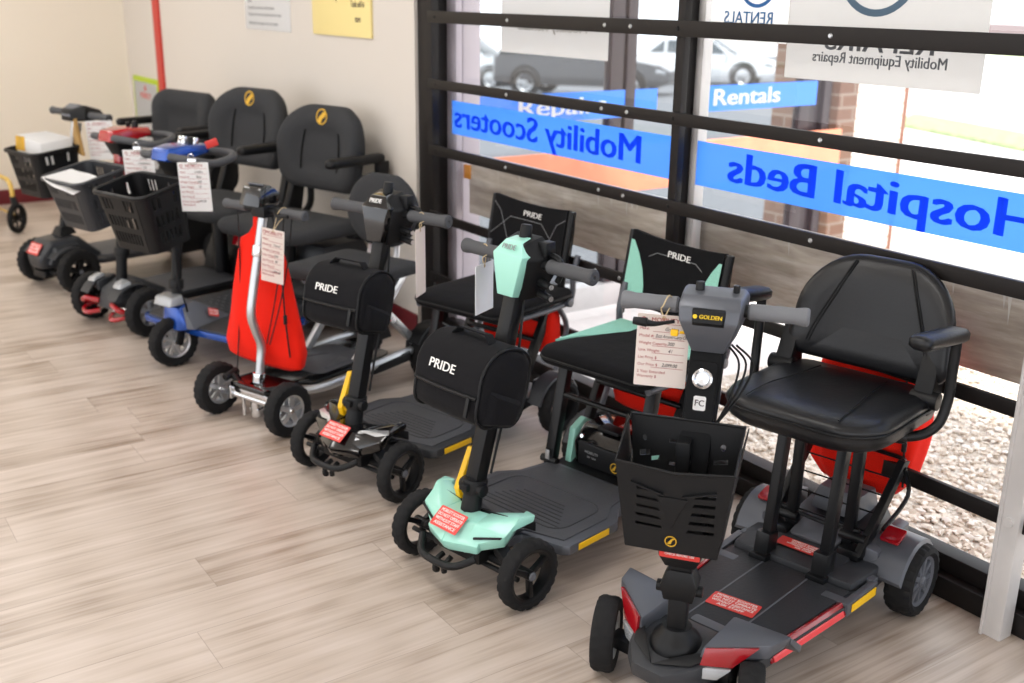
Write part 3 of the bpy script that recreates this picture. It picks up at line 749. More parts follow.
    obj('charging_port', b, chrom, hd, 'metal charging socket')
    handgrips(t, T @ Matrix.Translation((-.195, 0, .845)), .24, .0185, 0, .085, gripm)
    b = B(T)
    for k in (-1, 1): b.tube([(-.17, .02*k, .76), (-.13, .04*k, .6), (-.085, .03*k, .42), (-.05, .03*k, .3)], .0035, 8)
    obj('cable', b, blk, col)
    # rear frame, battery box, wheels
    b = B()
    b.prism([(-.48, .165), (-.62, .17), (-.70, .15), (-.84, .14), (-.84, -.14), (-.70, -.15), (-.62, -.17), (-.48, -.165)], .085, .125, .01)
    rb = obj('rear_frame', b, blk, t)
    b = B(); b.hull([(-.56, .11, .125), (-.56, -.11, .125), (-.76, .11, .125), (-.76, -.11, .125), (-.555, .115, .20), (-.555, -.115, .20), (-.60, .11, .25), (-.60, -.11, .25), (-.76, .11, .25), (-.76, -.11, .25)], .012)
    bt = obj('battery_box', b, gloss, rb)
    b = B(); b.box((-.548, 0, .175), (.012, .17, .075), .008); b.box((-.60, 0, .253), (.05, .08, .012), .004)
    obj('battery_face', b, blk, bt)
    b = B(); emblem(b, frame((-.5405, .06, .165), (0, 1, 0), (0, 0, 1)), .016); obj('emblem', b, gold, bt, 'round gold emblem')
    b = B(); b.text('MOBILITY', .012, frame((-.5405, -.03, .185), (0, 1, 0), (0, 0, 1)), .0004, 0); b.text('24V 12AH', .008, frame((-.5405, -.03, .17), (0, 1, 0), (0, 0, 1)), .0004, 0)
    obj('lettering', b, greyl, bt)
    b = B(); b.cyl((-.556, -.075, .225), (-.546, -.075, .228), .006, seg=12); obj('key_lock', b, chrom, bt)
    sticker(bt, frame((-.66, .02, .2505), (0, 1, 0), (-1, 0, 0)), .06, .04, txt=['CAUTION', 'BATTERY'])
    for s in (1, -1):
        b = B(); b.hull([(-.55, s*.12, .12), (-.55, s*.145, .12), (-.72, s*.12, .2), (-.72, s*.145, .2), (-.57, s*.12, .23), (-.57, s*.145, .23), (-.62, s*.12, .255), (-.62, s*.145, .255)], .006)
        obj('side_cheek', b, accent, bt)
        lo = []
        for k in range(9):
            a = R(175-k*20); rr = .118
            x = -.765+rr*math.cos(a); z = .1+rr*math.sin(a)
            i = .94
            xi = -.765+rr*i*math.cos(a); zi = .1+rr*i*math.sin(a)
            lo.append([Vector((x, s*.185, z)), Vector((x, s*.24, z-.004)), Vector((xi, s*.243, zi-.004)), Vector((xi, s*.185, zi))])
        b = B(); b.loft(lo); b.hull([(-.70, s*.15, .1), (-.88, s*.15, .1), (-.72, s*.15, .19), (-.86, s*.15, .19), (-.70, s*.19, .1), (-.88, s*.19, .1), (-.72, s*.19, .19), (-.86, s*.19, .19)], .008)
        obj('rear_fender', b, dgrey, t)
        wheel(t, (-.765, s*.24, .1), .1, .05, 'rear_wheel', 0, 3, blkm, 'tri', True, .72)
    # folding seat frame
    for s in (1, -1):
        b = B(); b.bar((-.505, s*.165, .10), (-.575, s*.165, .445), .03, .035, .005); b.cyl((-.505, s*.135, .135), (-.505, s*.195, .135), .012, seg=14)
        lg = obj('front_seat_leg', b, blkm, t)
        b = B(); b.box((-.494, s*.165, .155), (.004, .016, .03), .001); obj('catch_plate', b, silv, lg, 'small silver catch')
        b = B(); b.bar((-.62, s*.15, .12), (-.79, s*.165, .445), .025, .035, .005)
        obj('rear_seat_leg', b, blkm, t)
        b = B(); b.tube([(-.50, s*.195, .452), (-.82, s*.20, .452), (-.87, s*.205, .48), (-.875, s*.205, .55), (-.90, s*.205, .62)], .011, 12); b.tube([(-.80, s*.2, .45), (-.85, s*.2, .36), (-.79, s*.2, .22)], .010, 10)
        b.cyl((-.845, s*.188, .46), (-.845, s*.222, .46), .016, seg=14, bev=.002)
        obj('seat_rail', b, gun, t)
    b = B(); b.cyl((-.55, -.165, .34), (-.55, .165, .34), .009); b.cyl((-.72, -.16, .34), (-.72, .16, .34), .009); b.cyl((-.51, -.2, .452), (-.51, .2, .452), .010)
    obj('cross_bar', b, blkm, t)
    out = rrect(.42, .405, (.045, .03, .03, .045), 6, -.665, .012)
    b = B(); b.pad(out, [(.04, .458), (.006, .46), (0, .47), (.0, .488), (.006, .498), (.03, .503), (.1, .506), (.16, .505)])
    for v in b.v: v.z += .008-.10*max(0, v.x+.52)          # front edge droops
    seat = obj('seat', b, fab, t, ang=50)
    if seat_accent:
        b = B()
        for s in (1, -1):
            pts = [(-.53, .012+s*.19), (-.85, .012+s*.192), (-.85, .012+s*.09), (-.76, .012+s*.085), (-.60, .012+s*.165)]
            lo = []
            b.prism([(x, y) for x, y in pts], .5065, .5155, .003)
        obj('seat_panel', b, mintf, seat, 'mint green fabric panel')
    b = B(); b.tube([Vector((x, y, .478+.008-.10*max(0, x+.52))) for x, y in out], .004, 8, 1, True); obj('piping', b, blk, seat)
    # sling backrest between two sleeves
    tl = Vector((-.16, 0, 1)).normalized()
    MB = frame((-.895, -.022, .668), (math.sin(R(7)), math.cos(R(7)), -.03), tl)
    W2, H2 = .375, .235
    g = []; n = 12
    for j in range(9):
        v = -H2/2+H2*j/8
        for i in range(n+1):
            u_ = -W2/2+W2*i/n
            g.append((u_, v+(.012*(1-(2*u_/W2)**2)*-1 if j == 8 else 0), -.012*(1-(2*u_/W2)**2)))
    vs = [MB @ Vector((x, y, z+.009)) for x, y, z in g]+[MB @ Vector((x, y, z-.009)) for x, y, z in g]
    N = len(g); fs = []
    for j in range(8):
        for i in range(n):
            a = j*(n+1)+i; fs += [[a, a+1, a+n+2, a+n+1], [N+a+n+1, N+a+n+2, N+a+1, N+a]]
    per = [i for i in range(n+1)]+[(n+1)*j+n for j in range(1, 9)]+[8*(n+1)+i for i in range(n-1, -1, -1)]+[(n+1)*j for j in range(7, 0, -1)]
    for k in range(len(per)):
        a, c = per[k], per[(k+1) % len(per)]; fs.append([a, N+a, N+c, c])
    b = B(); b.v = vs; b.f = fs
    back = obj('backrest', b, fab, t, ang=50)
    def on(x, y, dz=.0): return MB @ Vector((x, y, .0105-.012*(1-(2*x/W2)**2)+dz))
    if seat_accent:
        for s in (1, -1):
            b = B(); P_ = []
            strip = [(s*.1865, s*.175, .085), (s*.1865, s*.15, .05), (s*.1865, s*.125, .0), (s*.1865, s*.11, -.05), (s*.1865, s*.105, -.115)]
            loA = [[on(a+(c-a)*i/4, y, d) for i in range(5)] for a, c, y in strip for d in (0,)]
            v0 = [p for l in loA for p in l]; v1 = [p+MB.to_3x3() @ Vector((0, 0, .0015)) for p in v0]; m_ = len(v0); ff = []
            for j in range(4):
                for i in range(4):
                    a = j*5+i; ff += [[a, a+1, a+6, a+5], [m_+a+5, m_+a+6, m_+a+1, m_+a]]
            pe = list(range(5))+[5*j+4 for j in range(1, 5)]+[20+i for i in range(3, -1, -1)]+[5*j for j in range(3, 0, -1)]
            for k in range(len(pe)): ff.append([pe[k], m_+pe[k], m_+pe[(k+1) % len(pe)], pe[(k+1) % len(pe)]])
            b.v = v0+v1; b.f = ff
            obj('back_panel', b, mintf, back, 'mint green side panel')
        ln = [[(-.11, .045), (-.08, .062), (.08, .062), (.11, .045)]]
        lm = greyl
    else:
        ln = [[(-.185, -.03), (-.10, .045), (.06, .045), (.115, .0), (.14, .055), (.185, .08)], [(-.185, .09), (-.15, .06), (-.09, -.06)], [(.08, -.06), (.115, .0), (.14, .055)], [(.08, -.06), (.05, -.115)]]
        lm = greyl
    b = B()
    for l in ln:
        l = [(a[0]+(c[0]-a[0])*i/4, a[1]+(c[1]-a[1])*i/4) for a, c in zip(l, l[1:]) for i in range(4)]+[l[-1]]
        b.tube([on(x, y, .0) for x, y in l], .0011, 5, 1)
    obj('printed_line', b, lm, back)
    b = B(); lt = B(); lt.text('PRIDE', .028, Matrix.Identity(4), .0004, .008, 1.3)
    b.v = [on(v.x+.01, v.y+.068, .001+v.z) for v in lt.v]; b.f = lt.f
    obj('lettering', b, whitp, back, 'white PRIDE lettering')
    for s in (1, -1):
        b = B(); b.cyl(MB @ Vector((s*.197, -.16, -.006)), MB @ Vector((s*.197, .115, -.006)), .014, seg=14, bev=.004)
        obj('back_post', b, blkm, t)
    b = B(); b.tube([MB @ Vector((.205, .10, -.012)), MB @ Vector((.195, .03, -.03)), MB @ Vector((.20, -.06, -.025)), MB @ Vector((.195, -.14, -.02)), (-.87, .20, .44)], .003, 6)
    obj('strap', b, blk, back)
    return t

s6 = pride_scooter(root_matrix(-2.204, 1.378, 12), 'mint green and black travel scooter beside the foreground grey one', mint, True, -3, mint, 1)
s5 = pride_scooter(root_matrix(-2.916, 1.388, 16), 'black travel scooter with plain black printed sling seat beside the mint one', gloss, False, 4, gloss, 1)

def tiller_bag(mw, label, sc=1.):
    t = thing('tiller_bag', label, 'bag', mw, 'black bags strapped to the scooter tillers')
    W = .285*sc
    # barrel-topped cross-section, swept along y
    sec = [(.0, -.11), (.055, -.115), (.085, -.10), (.096, -.07), (.098, -.02), (.10, .02), (.085, .06), (.055, .09), (.01, .105), (-.035, .10), (-.065, .08), (-.075, .04), (-.075, -.05), (-.065, -.09), (-.04, -.11)]
    lo = []
    for i, (yy, k) in enumerate(((-W/2, .80), (-W/2-.012+.02, .93), (-W/2+.02, 1.), (-W/4, 1.02), (0, 1.03), (W/4, 1.02), (W/2-.02, 1.), (W/2-.008, .93), (W/2, .80))):
        lo.append([Vector((.01+(x-.01)*k*sc, yy+.002*math.sin(9*z*30), (-.02+(z+.02)*k)*sc)) for x, z in sec])
    b = B(); b.loft(lo); body = obj('bag_body', b, bagf, t, ang=70)
    for yy in (-W/2+.012, W/2-.012):
        b = B(); b.tube([Vector((.01+(x-.01)*1.0*sc, yy, (-.02+(z+.02)*1.0)*sc)) for x, z in sec], .004, 8, 2, True)
        obj('piping', b, blk, body)
    # lid flap over the top, lip on the front
    b = B(); fl = [(.102, -.035), (.106, .02), (.09, .064), (.058, .096), (.01, .111), (-.035, .106)]
    lo = [[Vector((x*sc, yy, z*sc)) for x, z in fl]+[Vector(((x*.94-.002)*sc, yy, (z*.94)*sc)) for x, z in fl[::-1]] for yy in [(-W/2+.014)+(W-.028)*i/8 for i in range(9)]]
    b.loft(lo); lid = obj('lid', b, bagf, body, ang=60)
    b = B(); b.tube([(.103*sc, -W/2+.014, -.036*sc), (.106*sc, 0, -.038*sc), (.103*sc, W/2-.014, -.036*sc)], .005, 8); obj('zip_piping', b, blk, lid)
    b = B(); b.box((.108*sc, W*.36, -.065*sc), (.006, .012, .05), .002); obj('zip_pull', b, blk, body)
    b = B(); d = Vector((-.012, 0, .042)).normalized()
    b.text('PRIDE', .036*sc, frame((.107*sc, -W*.08, .018*sc), (0, 1, 0), (-.12, 0, 1)), .0008, .008, 1.15)
    obj('lettering', b, whitp, lid, 'white PRIDE lettering')
    b = B()
    pts = [(.03, -.07, .10), (.03, -.05, .122), (.03, .05, .122), (.03, .07, .10)]
    path = [Vector((x*sc, y, z*sc)) for x, y, z in pts]
    b.loft([[p+Vector((-.014, 0, 0)), p+Vector((.014, 0, 0)), p+Vector((.014, 0, .004)), p+Vector((-.014, 0, .004))] for p in path]); obj('carry_handle', b, bagf, t)
    # side pocket with slanted opening
    for s in (1, -1):
        b = B(); b.hull([(.08*sc, s*(W/2-.01), -.105*sc), (-.05*sc, s*(W/2-.01), -.115*sc), (.088*sc, s*(W/2-.01), .0), (-.06*sc, s*(W/2-.01), -.03*sc), (.05*sc, s*(W/2+.012), -.1*sc), (-.03*sc, s*(W/2+.012), -.1*sc), (.06*sc, s*(W/2+.014), -.02*sc), (-.04*sc, s*(W/2+.014), -.045*sc)], .01); obj('side_pocket', b, bagf, body)
    return t
def local(root, M): return root.matrix_world @ M
bpy.context.view_layer.update()
bag6 = tiller_bag(s6.matrix_world @ Matrix.Rotation(R(-3), 4, 'Z') @ Matrix.Translation((-.012, .01, .577)) @ Matrix.Rotation(R(-14), 4, 'Y'), 'black tiller bag with white lettering on the mint scooter', .92)
bag5 = tiller_bag(s5.matrix_world @ Matrix.Rotation(R(4), 4, 'Z') @ Matrix.Translation((-.015, 0, .615)) @ Matrix.Rotation(R(-14), 4, 'Y'), 'black tiller bag with white lettering on the black scooter behind the mint one', .86)
# silver folding scooter
def silver_scooter(mw):
    t = thing('mobility_scooter', 'silver framed folding scooter with bent pole and glossy black footboard', 'mobility scooter', mw, 'mobility scooters in a row by the window')
    b = B(); b.prism([(.02, .09), (-.05, .115), (-.14, .10), (-.18, .14), (-.55, .15), (-.60, .12), (-.60, -.12), (-.55, -.15), (-.18, -.14), (-.14, -.10), (-.05, -.115), (.02, -.09)], .128, .150, .008)
    deck = obj('footboard', b, gloss, t)
    b = B(); b.prism(rrect(.30, .24, .04, 6, -.37, 0), .15, .153, .002)
    for k in (-1, 1): b.prism([(-.28, k*.09), (-.42, k*.03), (-.42, k*.09)], .152, .156, .002)
    obj('deck_mat', b, deckm, deck)
    for s in (1, -1):
        b = B(); b.tube([(.0, s*.05, .118), (-.08, s*.10, .118), (-.2, s*.165, .122), (-.36, s*.172, .128), (-.58, s*.172, .14), (-.76, s*.165, .135)], .017, 12)
        rail = obj('side_rail', b, silv, t, 'silver side tube')
        b = B(); b.hull([(-.44, s*.16, .10), (-.44, s*.19, .10), (-.66, s*.16, .105), (-.66, s*.19, .105), (-.46, s*.16, .145), (-.46, s*.19, .145), (-.66, s*.16, .15), (-.66, s*.19, .15)], .012)
        obj('battery_pod', b, blk, t)
    b = B(); b.cyl((0, -.15, .098), (0, .15, .098), .014, seg=14); b.box((.0, -.10, .105), (.035, .02, .05), .004); b.box((.0, .10, .105), (.035, .02, .05), .004); b.box((-.01, 0, .118), (.04, .22, .018), .004)
    b.cyl((-.02, 0, .025), (-.02, 0, .15), .021, seg=16, bev=.002); b.cyl((.012, -.03, .03), (.012, -.03, .10), .006); b.box((-.02, .0, .05), (.03, .05, .014), .003)
    obj('front_fork', b, chrom, t)
    for s in (1, -1):
        wheel(t, (0, s*.187, .098), .098, .052, 'front_wheel', 0, 5, silv, rimr=.58)
        wheel(t, (-.78, s*.185, .11), .11, .055, 'rear_wheel', 0, 5, blkm, rimr=.6)
        b = B(); b.hull([(-.70, s*.11, .09), (-.88, s*.11, .09), (-.72, s*.11, .20), (-.84, s*.11, .20), (-.70, s*.15, .09), (-.88, s*.15, .09), (-.72, s*.15, .18), (-.84, s*.15, .18)], .01)
        lo = []
        for k in range(8):
            a = R(170-k*20); lo.append([Vector((-.78+q*math.cos(a), s*y, .11+q*math.sin(a))) for q, y in ((.128, .155), (.128, .215), (.121, .218), (.121, .155))])
        b.loft(lo)
        obj('rear_fender', b, blk, t)
        b = B(); b.cyl((-.0, s*.06, .14), (-.03, s*.14, .16), .010, seg=10); b.cyl((.01, s*.13, .15), (-.05, s*.13, .165), .014, seg=12, bev=.003); obj('deck_stop', b, blk, t)
    # bent pole
    b = B(); b.tube([(-.035, 0, .14), (-.05, 0, .22), (-.058, 0, .285), (-.038, 0, .345), (-.022, 0, .41), (-.04, 0, .5), (-.07, 0, .62), (-.092, 0, .71), (-.105, 0, .76)], .0165, 14)
    pole = obj('tiller_pole', b, silv, t)
    b = B(); b.cyl((-.035, 0, .135), (-.04, 0, .185), .023, seg=18, bev=.003)
    obj('pole_socket', b, chrom, pole)
    b = B(); b.cyl((-.068, 0, .61), (-.075, 0, .65), .022, seg=18, bev=.003); b.bar((-.07, 0, .63), (-.12, .03, .632), .016, .02, .003)
    obj('clamp', b, chrom, pole)
    b = B(); b.cyl((-.11, -.2, .77), (-.11, .2, .77), .012, seg=14); b.cyl((-.11, -.05, .775), (-.11, -.05, .745), .012, seg=12); b.tube([(-.11, .06, .775), (-.075, .1, .765), (-.07, .16, .77)], .006, 8)
    b.hull([(-.08, .03, .745), (-.08, -.03, .745), (-.13, .03, .745), (-.13, -.03, .745), (-.08, .03, .79), (-.08, -.03, .79), (-.13, .03, .79), (-.13, -.03, .79)], .006)
    obj('handlebar', b, blk, t)
    handgrips(t, Matrix.Translation((-.11, 0, .77)), .205, .0165, 0, .09, gripm)
    b = B(); b.hull([(-.06, .052, .785), (-.06, -.052, .785), (-.15, .058, .785), (-.15, -.058, .785), (-.08, .045, .85), (-.08, -.045, .85), (-.165, .05, .825), (-.165, -.05, .825), (-.12, .05, .858), (-.12, -.05, .858)], .008)
    for v in b.v: v.y -= .025
    hd = obj('display_head', b, gloss, t)
    b = B(Matrix.Translation((0, -.025, 0))); b.hull([(-.095, .036, .856), (-.095, -.036, .856), (-.155, .04, .833), (-.155, -.04, .833), (-.095, .036, .862), (-.095, -.036, .862), (-.155, .04, .839), (-.155, -.04, .839)], .002); obj('display', b, mgrey, hd)
    b = B()
    for k, y in enumerate((-.12, .10, .14)): b.tube([(-.11, y, .775), (-.09, y*.9, .60), (-.07, y*.7, .45), (-.05, y*.4, .3)] if k else [(-.11, -.14, .78), (-.10, -.14, .5), (-.08, -.15, .25), (-.04, -.12, .16)], .0025, 6)
    obj('cable', b, blk, pole)
    # X frame, seat and oval back
    for s in (1, -1):
        b = B(); b.bar((-.43, -.025+s*.16, .45), (-.72, s*.155, .16), .022, .034, .006); lg = obj('seat_leg', b, silv, t, 'silver crossed leg')
        b = B(); b.bar((-.72, -.025+s*.135, .45), (-.40, s*.13, .155), .022, .034, .006); obj('seat_leg', b, silv, t, 'silver crossed leg')
        b = B(); b.cyl((-.568, s*.10, .29), (-.568, s*.18, .29), .012, seg=14); obj('pivot', b, chrom, lg)
        b = B(); b.box((-.52, s*.17, .34), (.02, .006, .03), .001); obj('warning_label', b, yelp, lg, 'small yellow label')
        b = B(); b.tube([(-.75, -.045+s*.07, .46), (-.765, -.045+s*.07, .50), (-.77, -.045+s*.07, .56)], .013, 10); obj('back_support', b, silv, t, 'silver knob support')
    b = B(); b.pad(rrect(.40, .41, .04, 5, -.56, -.035), [(.03, .442), (.004, .445), (0, .455), (0, .475), (.006, .484), (.03, .488), (.1, .49), (.18, .489)])
    obj('seat', b, fabg, t, ang=50)
    MB = frame((-.775, -.05, .665), (0, 1, 0), (-.12, 0, 1))
    b = B(); b.pad([(.185*math.cos(2*PI*k/36)*(1 if math.sin(2*PI*k/36) > 0 else 1.03), .145*math.sin(2*PI*k/36)*(1 if abs(math.cos(2*PI*k/36)) < .2 else 1.05)) for k in range(36)], [(.05, -.02), (.01, -.018), (0, -.004), (0, .01), (.012, .022), (.05, .027), (.1, .026)], MB)
    obj('backrest', b, fabg, t, ang=60)
    return t
s4 = silver_scooter(root_matrix(-3.552, 1.297, 20))

# captain seat shared by two scooters
def captain_seat(t, x, z, w=.47, hb=.44, emb=True, lean=-.14, arms=True, yaw=0., txt=None, rr=.19, gap=.13):
    Q = Matrix.Translation((x, 0, 0)) @ Matrix.Rotation(R(yaw), 4, 'Z')
    b = B(Q); b.pad(rrect(.44, w, (.10, .07, .07, .10), 7, .0, 0), [(.05, z-.055), (.01, z-.05), (0, z-.03), (0, z-.01), (.012, z+.005), (.05, z+.012), (.12, z+.012), (.2, z+.008)])
    seat = obj('seat', b, fabg, t, ang=60)
    up = Vector((lean, 0, 1)).normalized()
    MB = Q @ frame((-.255, 0, z+gap+hb/2), (0, 1, 0), up)
    o = [(px*(1-.10*max(0, -py)/(hb/2)), py) for px, py in rrect(w*.98, hb, (rr, rr, .09, .09), 9)]
    b = B(); b.pad(o, [(.06, -.05), (.015, -.045), (0, -.02), (0, .0), (.008, .02), (.03, .035), (.06, .04), (.10, .038), (.11, .028), (.16, .026)], MB)
    for v in b.v:
        q = MB.inverted() @ v; q.z += .8*q.x*q.x; v[:] = MB @ q
    back = obj('backrest', b, fabg, t, ang=60)
    if not txt:
        def sf(px, py): return MB @ Vector((px, py, .030+.8*px*px+.006*(abs(py) > hb*.25)))
        b = B(); b.tube([sf(-.115, -hb*.42), sf(-.125, -hb*.1), sf(-.11, hb*.2), sf(-.08, hb*.235), sf(0, hb*.24), sf(.08, hb*.235), sf(.11, hb*.2), sf(.125, -hb*.1), sf(.115, -hb*.42)], .004, 8)
        obj('seam', b, fab, back)
    if emb:
        b = B(); emblem(b, MB @ Matrix.Translation((.0, hb*.36, .044)), .036)
        b.M = MB @ Matrix.Translation((.0, hb*.36, .043)); b.prism([(-.026, -.024), (-.012, .002), (.008, .016), (.03, .02), (.02, .0), (.004, -.012), (-.004, -.03)], 0, .0035, 0)
        obj('emblem', b, gold, back, 'gold stitched emblem')
    if txt:
        b = B(); b.text(txt, .034, MB @ Matrix.Translation((.0, hb*.36, .047)), .0006, .02, 1.1); obj('lettering', b, greyl, back, 'grey stitched lettering')
    b = B(Q)
    for s in (1, -1):
        b = B(Q); b.hull([(-.16, s*(w/2-.06), z-.07), (-.16, s*(w/2-.02), z-.07), (-.27, s*(w/2-.06), z-.06), (-.27, s*(w/2-.02), z-.06), (-.25, s*(w/2-.08), z+.2), (-.25, s*(w/2-.03), z+.2), (-.31, s*(w/2-.08), z+.2), (-.31, s*(w/2-.03), z+.2)], .012)
        obj('back_hinge', b, blk, t)
        if arms:
            b = B(Q); b.tube([(-.20, s*(w/2-.1), z-.07), (-.25, s*(w/2+.0), z-.07), (-.30, s*(w/2+.04), z-.02), (-.31, s*(w/2+.045), z+.08), (-.31, s*(w/2+.03), z+.25)], .017, 10); b.box((-.30, s*(w/2+.03), z+.24), (.06, .04, .06), .008)
            ar = obj('armrest', b, blk, t)
            b = B(Q); b.pad(rrect(.33, .06, .025, 5, -.15, s*(w/2+.02)), [(.006, z+.265), (0, z+.275), (0, z+.292), (.008, z+.302), (.022, z+.305)]); obj('arm_pad', b, blk, ar, ang=60)
    b = B(Q); b.cyl((0, 0, .12), (0, 0, z-.05), .035, seg=20); b.box((0, 0, z-.06), (.22, .22, .02), .004)
    obj('seat_post', b, blkm, t)
    return seat

def loop_tiller(t, hx, hz, cover, width=.46, steer=0., cable=True):
    """wrap-round delta handlebar with a coloured console"""
    T = Matrix.Rotation(R(steer), 4, 'Z')
    b = B(T); b.tube([(hx+.04, -.05, hz), (hx+.02, -.14, hz-.005), (hx-.05, -width/2, hz-.02), (hx-.15, -width/2+.01, hz-.01), (hx-.19, -.14, hz+.0), (hx-.19, -.07, hz), (hx-.17, 0, hz), (hx-.19, .07, hz), (hx-.19, .14, hz), (hx-.15, width/2-.01, hz-.01), (hx-.05, width/2, hz-.02), (hx+.02, .14, hz-.005), (hx+.04, .05, hz)], .016, 12, 5)
    hb = obj('handlebar', b, gripm, t)
    b = B(T); b.hull([(hx+.06, .055, hz-.02), (hx+.06, -.055, hz-.02), (hx+.05, .05, hz+.03), (hx+.05, -.05, hz+.03), (hx-.02, .072, hz-.02), (hx-.02, -.072, hz-.02), (hx-.03, .07, hz+.04), (hx-.03, -.07, hz+.04), (hx-.16, .06, hz+.0), (hx-.16, -.06, hz+.0), (hx-.15, .045, hz+.035), (hx-.15, -.045, hz+.035)], .014, 3)
    con = obj('console', b, cover, t)
    b = B(T); b.hull([(hx+.03, .06, hz-.02), (hx+.03, -.06, hz-.02), (hx-.1, .06, hz-.02), (hx-.1, -.06, hz-.02), (hx+.0, .04, hz-.09), (hx+.0, -.04, hz-.09), (hx-.08, .04, hz-.09), (hx-.08, -.04, hz-.09)], .01); obj('console_base', b, blk, con)
    b = B(T); b.cyl((hx-.09, .02, hz+.03), (hx-.09, .02, hz+.065), .016, .012, 14, .003); obj('dial', b, blk, con)
    b = B(T); b.cyl((hx-.09, -.03, hz+.03), (hx-.085, -.03, hz+.055), .01, seg=12, bev=.002); obj('dial', b, blk, con)
    return T, con

def open_basket(t, M, w=.40, d=.25, h=.24, taper=.78, mat=None, slots=9, tilt=0.):
    """moulded basket: M's x forward, y across, origin at the middle of the rim"""
    mat = mat or blk
    def ring(k, z, r=.05):
        return rrect(d*k, w*k, r, 3)
    top = ring(1, 0); bot = ring(taper, -h)
    wd = [None]
    th = .004
    def wall(p0, p1, p2, p3, nx, ny):
        p0, p1, p2, p3 = map(Vector, (p0, p1, p2, p3)); Mf = frame(p0, p1-p0, p3-p0); Mi = Mf.inverted()
        q = [Mi @ p for p in (p0, p1, p2, p3)]
        o = [(v.x, v.y) for v in q]
        def uv(u, v):
            a = o[0][0]+(o[1][0]-o[0][0])*u; c = o[3][0]+(o[2][0]-o[3][0])*u
            return (a+(c-a)*v, o[0][1]+(o[3][1]-o[0][1])*v)
        hs = []
        for row in (.12, .42, .72):
            for i in range(nx):
                u0 = .07+.86*i/nx; u1 = u0+.86/nx*.5
                if nx > 4 and row == .72 and .3 < u0 < .6: continue
                hs.append([uv(u0, row), uv(u1, row), uv(u1, row+.2), uv(u0, row+.2)])
        bb = B(M); bb.holed(o, hs, th, Mf); return bb
    c = .035
    hw, hd, hw0, hd0 = w/2, d/2, w/2*taper, d/2*taper
    fr = wall((hd0, -hw0+c, -h), (hd0, hw0-c, -h), (hd, hw-c, 0), (hd, -hw+c, 0), slots, 3)
    bk = obj('basket', fr, mat, t)
    obj('basket_panel', wall((-hd0, -hw0+c, -h), (-hd0, hw0-c, -h), (-hd, hw-c, 0), (-hd, -hw+c, 0), slots, 3), mat, bk)
    for s in (1, -1):
        obj('basket_panel', wall((hd0-c, s*hw0, -h), (-hd0+c, s*hw0, -h), (-hd+c, s*hw, 0), (hd-c, s*hw, 0), 5, 3), mat, bk)
    bb = B(M)
    for sx in (1, -1):
        for sy in (1, -1):
            n = 5; lo = []
            for i in range(n):
                a = i/(n-1)*PI/2
                def pt(kd, kw, z, off): return Vector((sx*(kd-c+(c-off)*math.cos(a)), sy*(kw-c+(c-off)*math.sin(a)), z))
                lo.append([pt(hd, hw, 0, 0), pt(hd0, hw0, -h, 0), pt(hd0, hw0, -h, th), pt(hd, hw, 0, th)])
            bb.loft(lo)
    bb.prism([(x, y) for x, y in rrect(d*taper, w*taper, .035, 4)], -h-.004, -h+.001, .001)
    # rolled rim
    bb.tube([Vector((x, y, 0)) for x, y in rrect(d+.012, w+.012, .045, 5)], .009, 10, 1, True)
    obj('basket_frame', bb, mat, bk)
    return bk

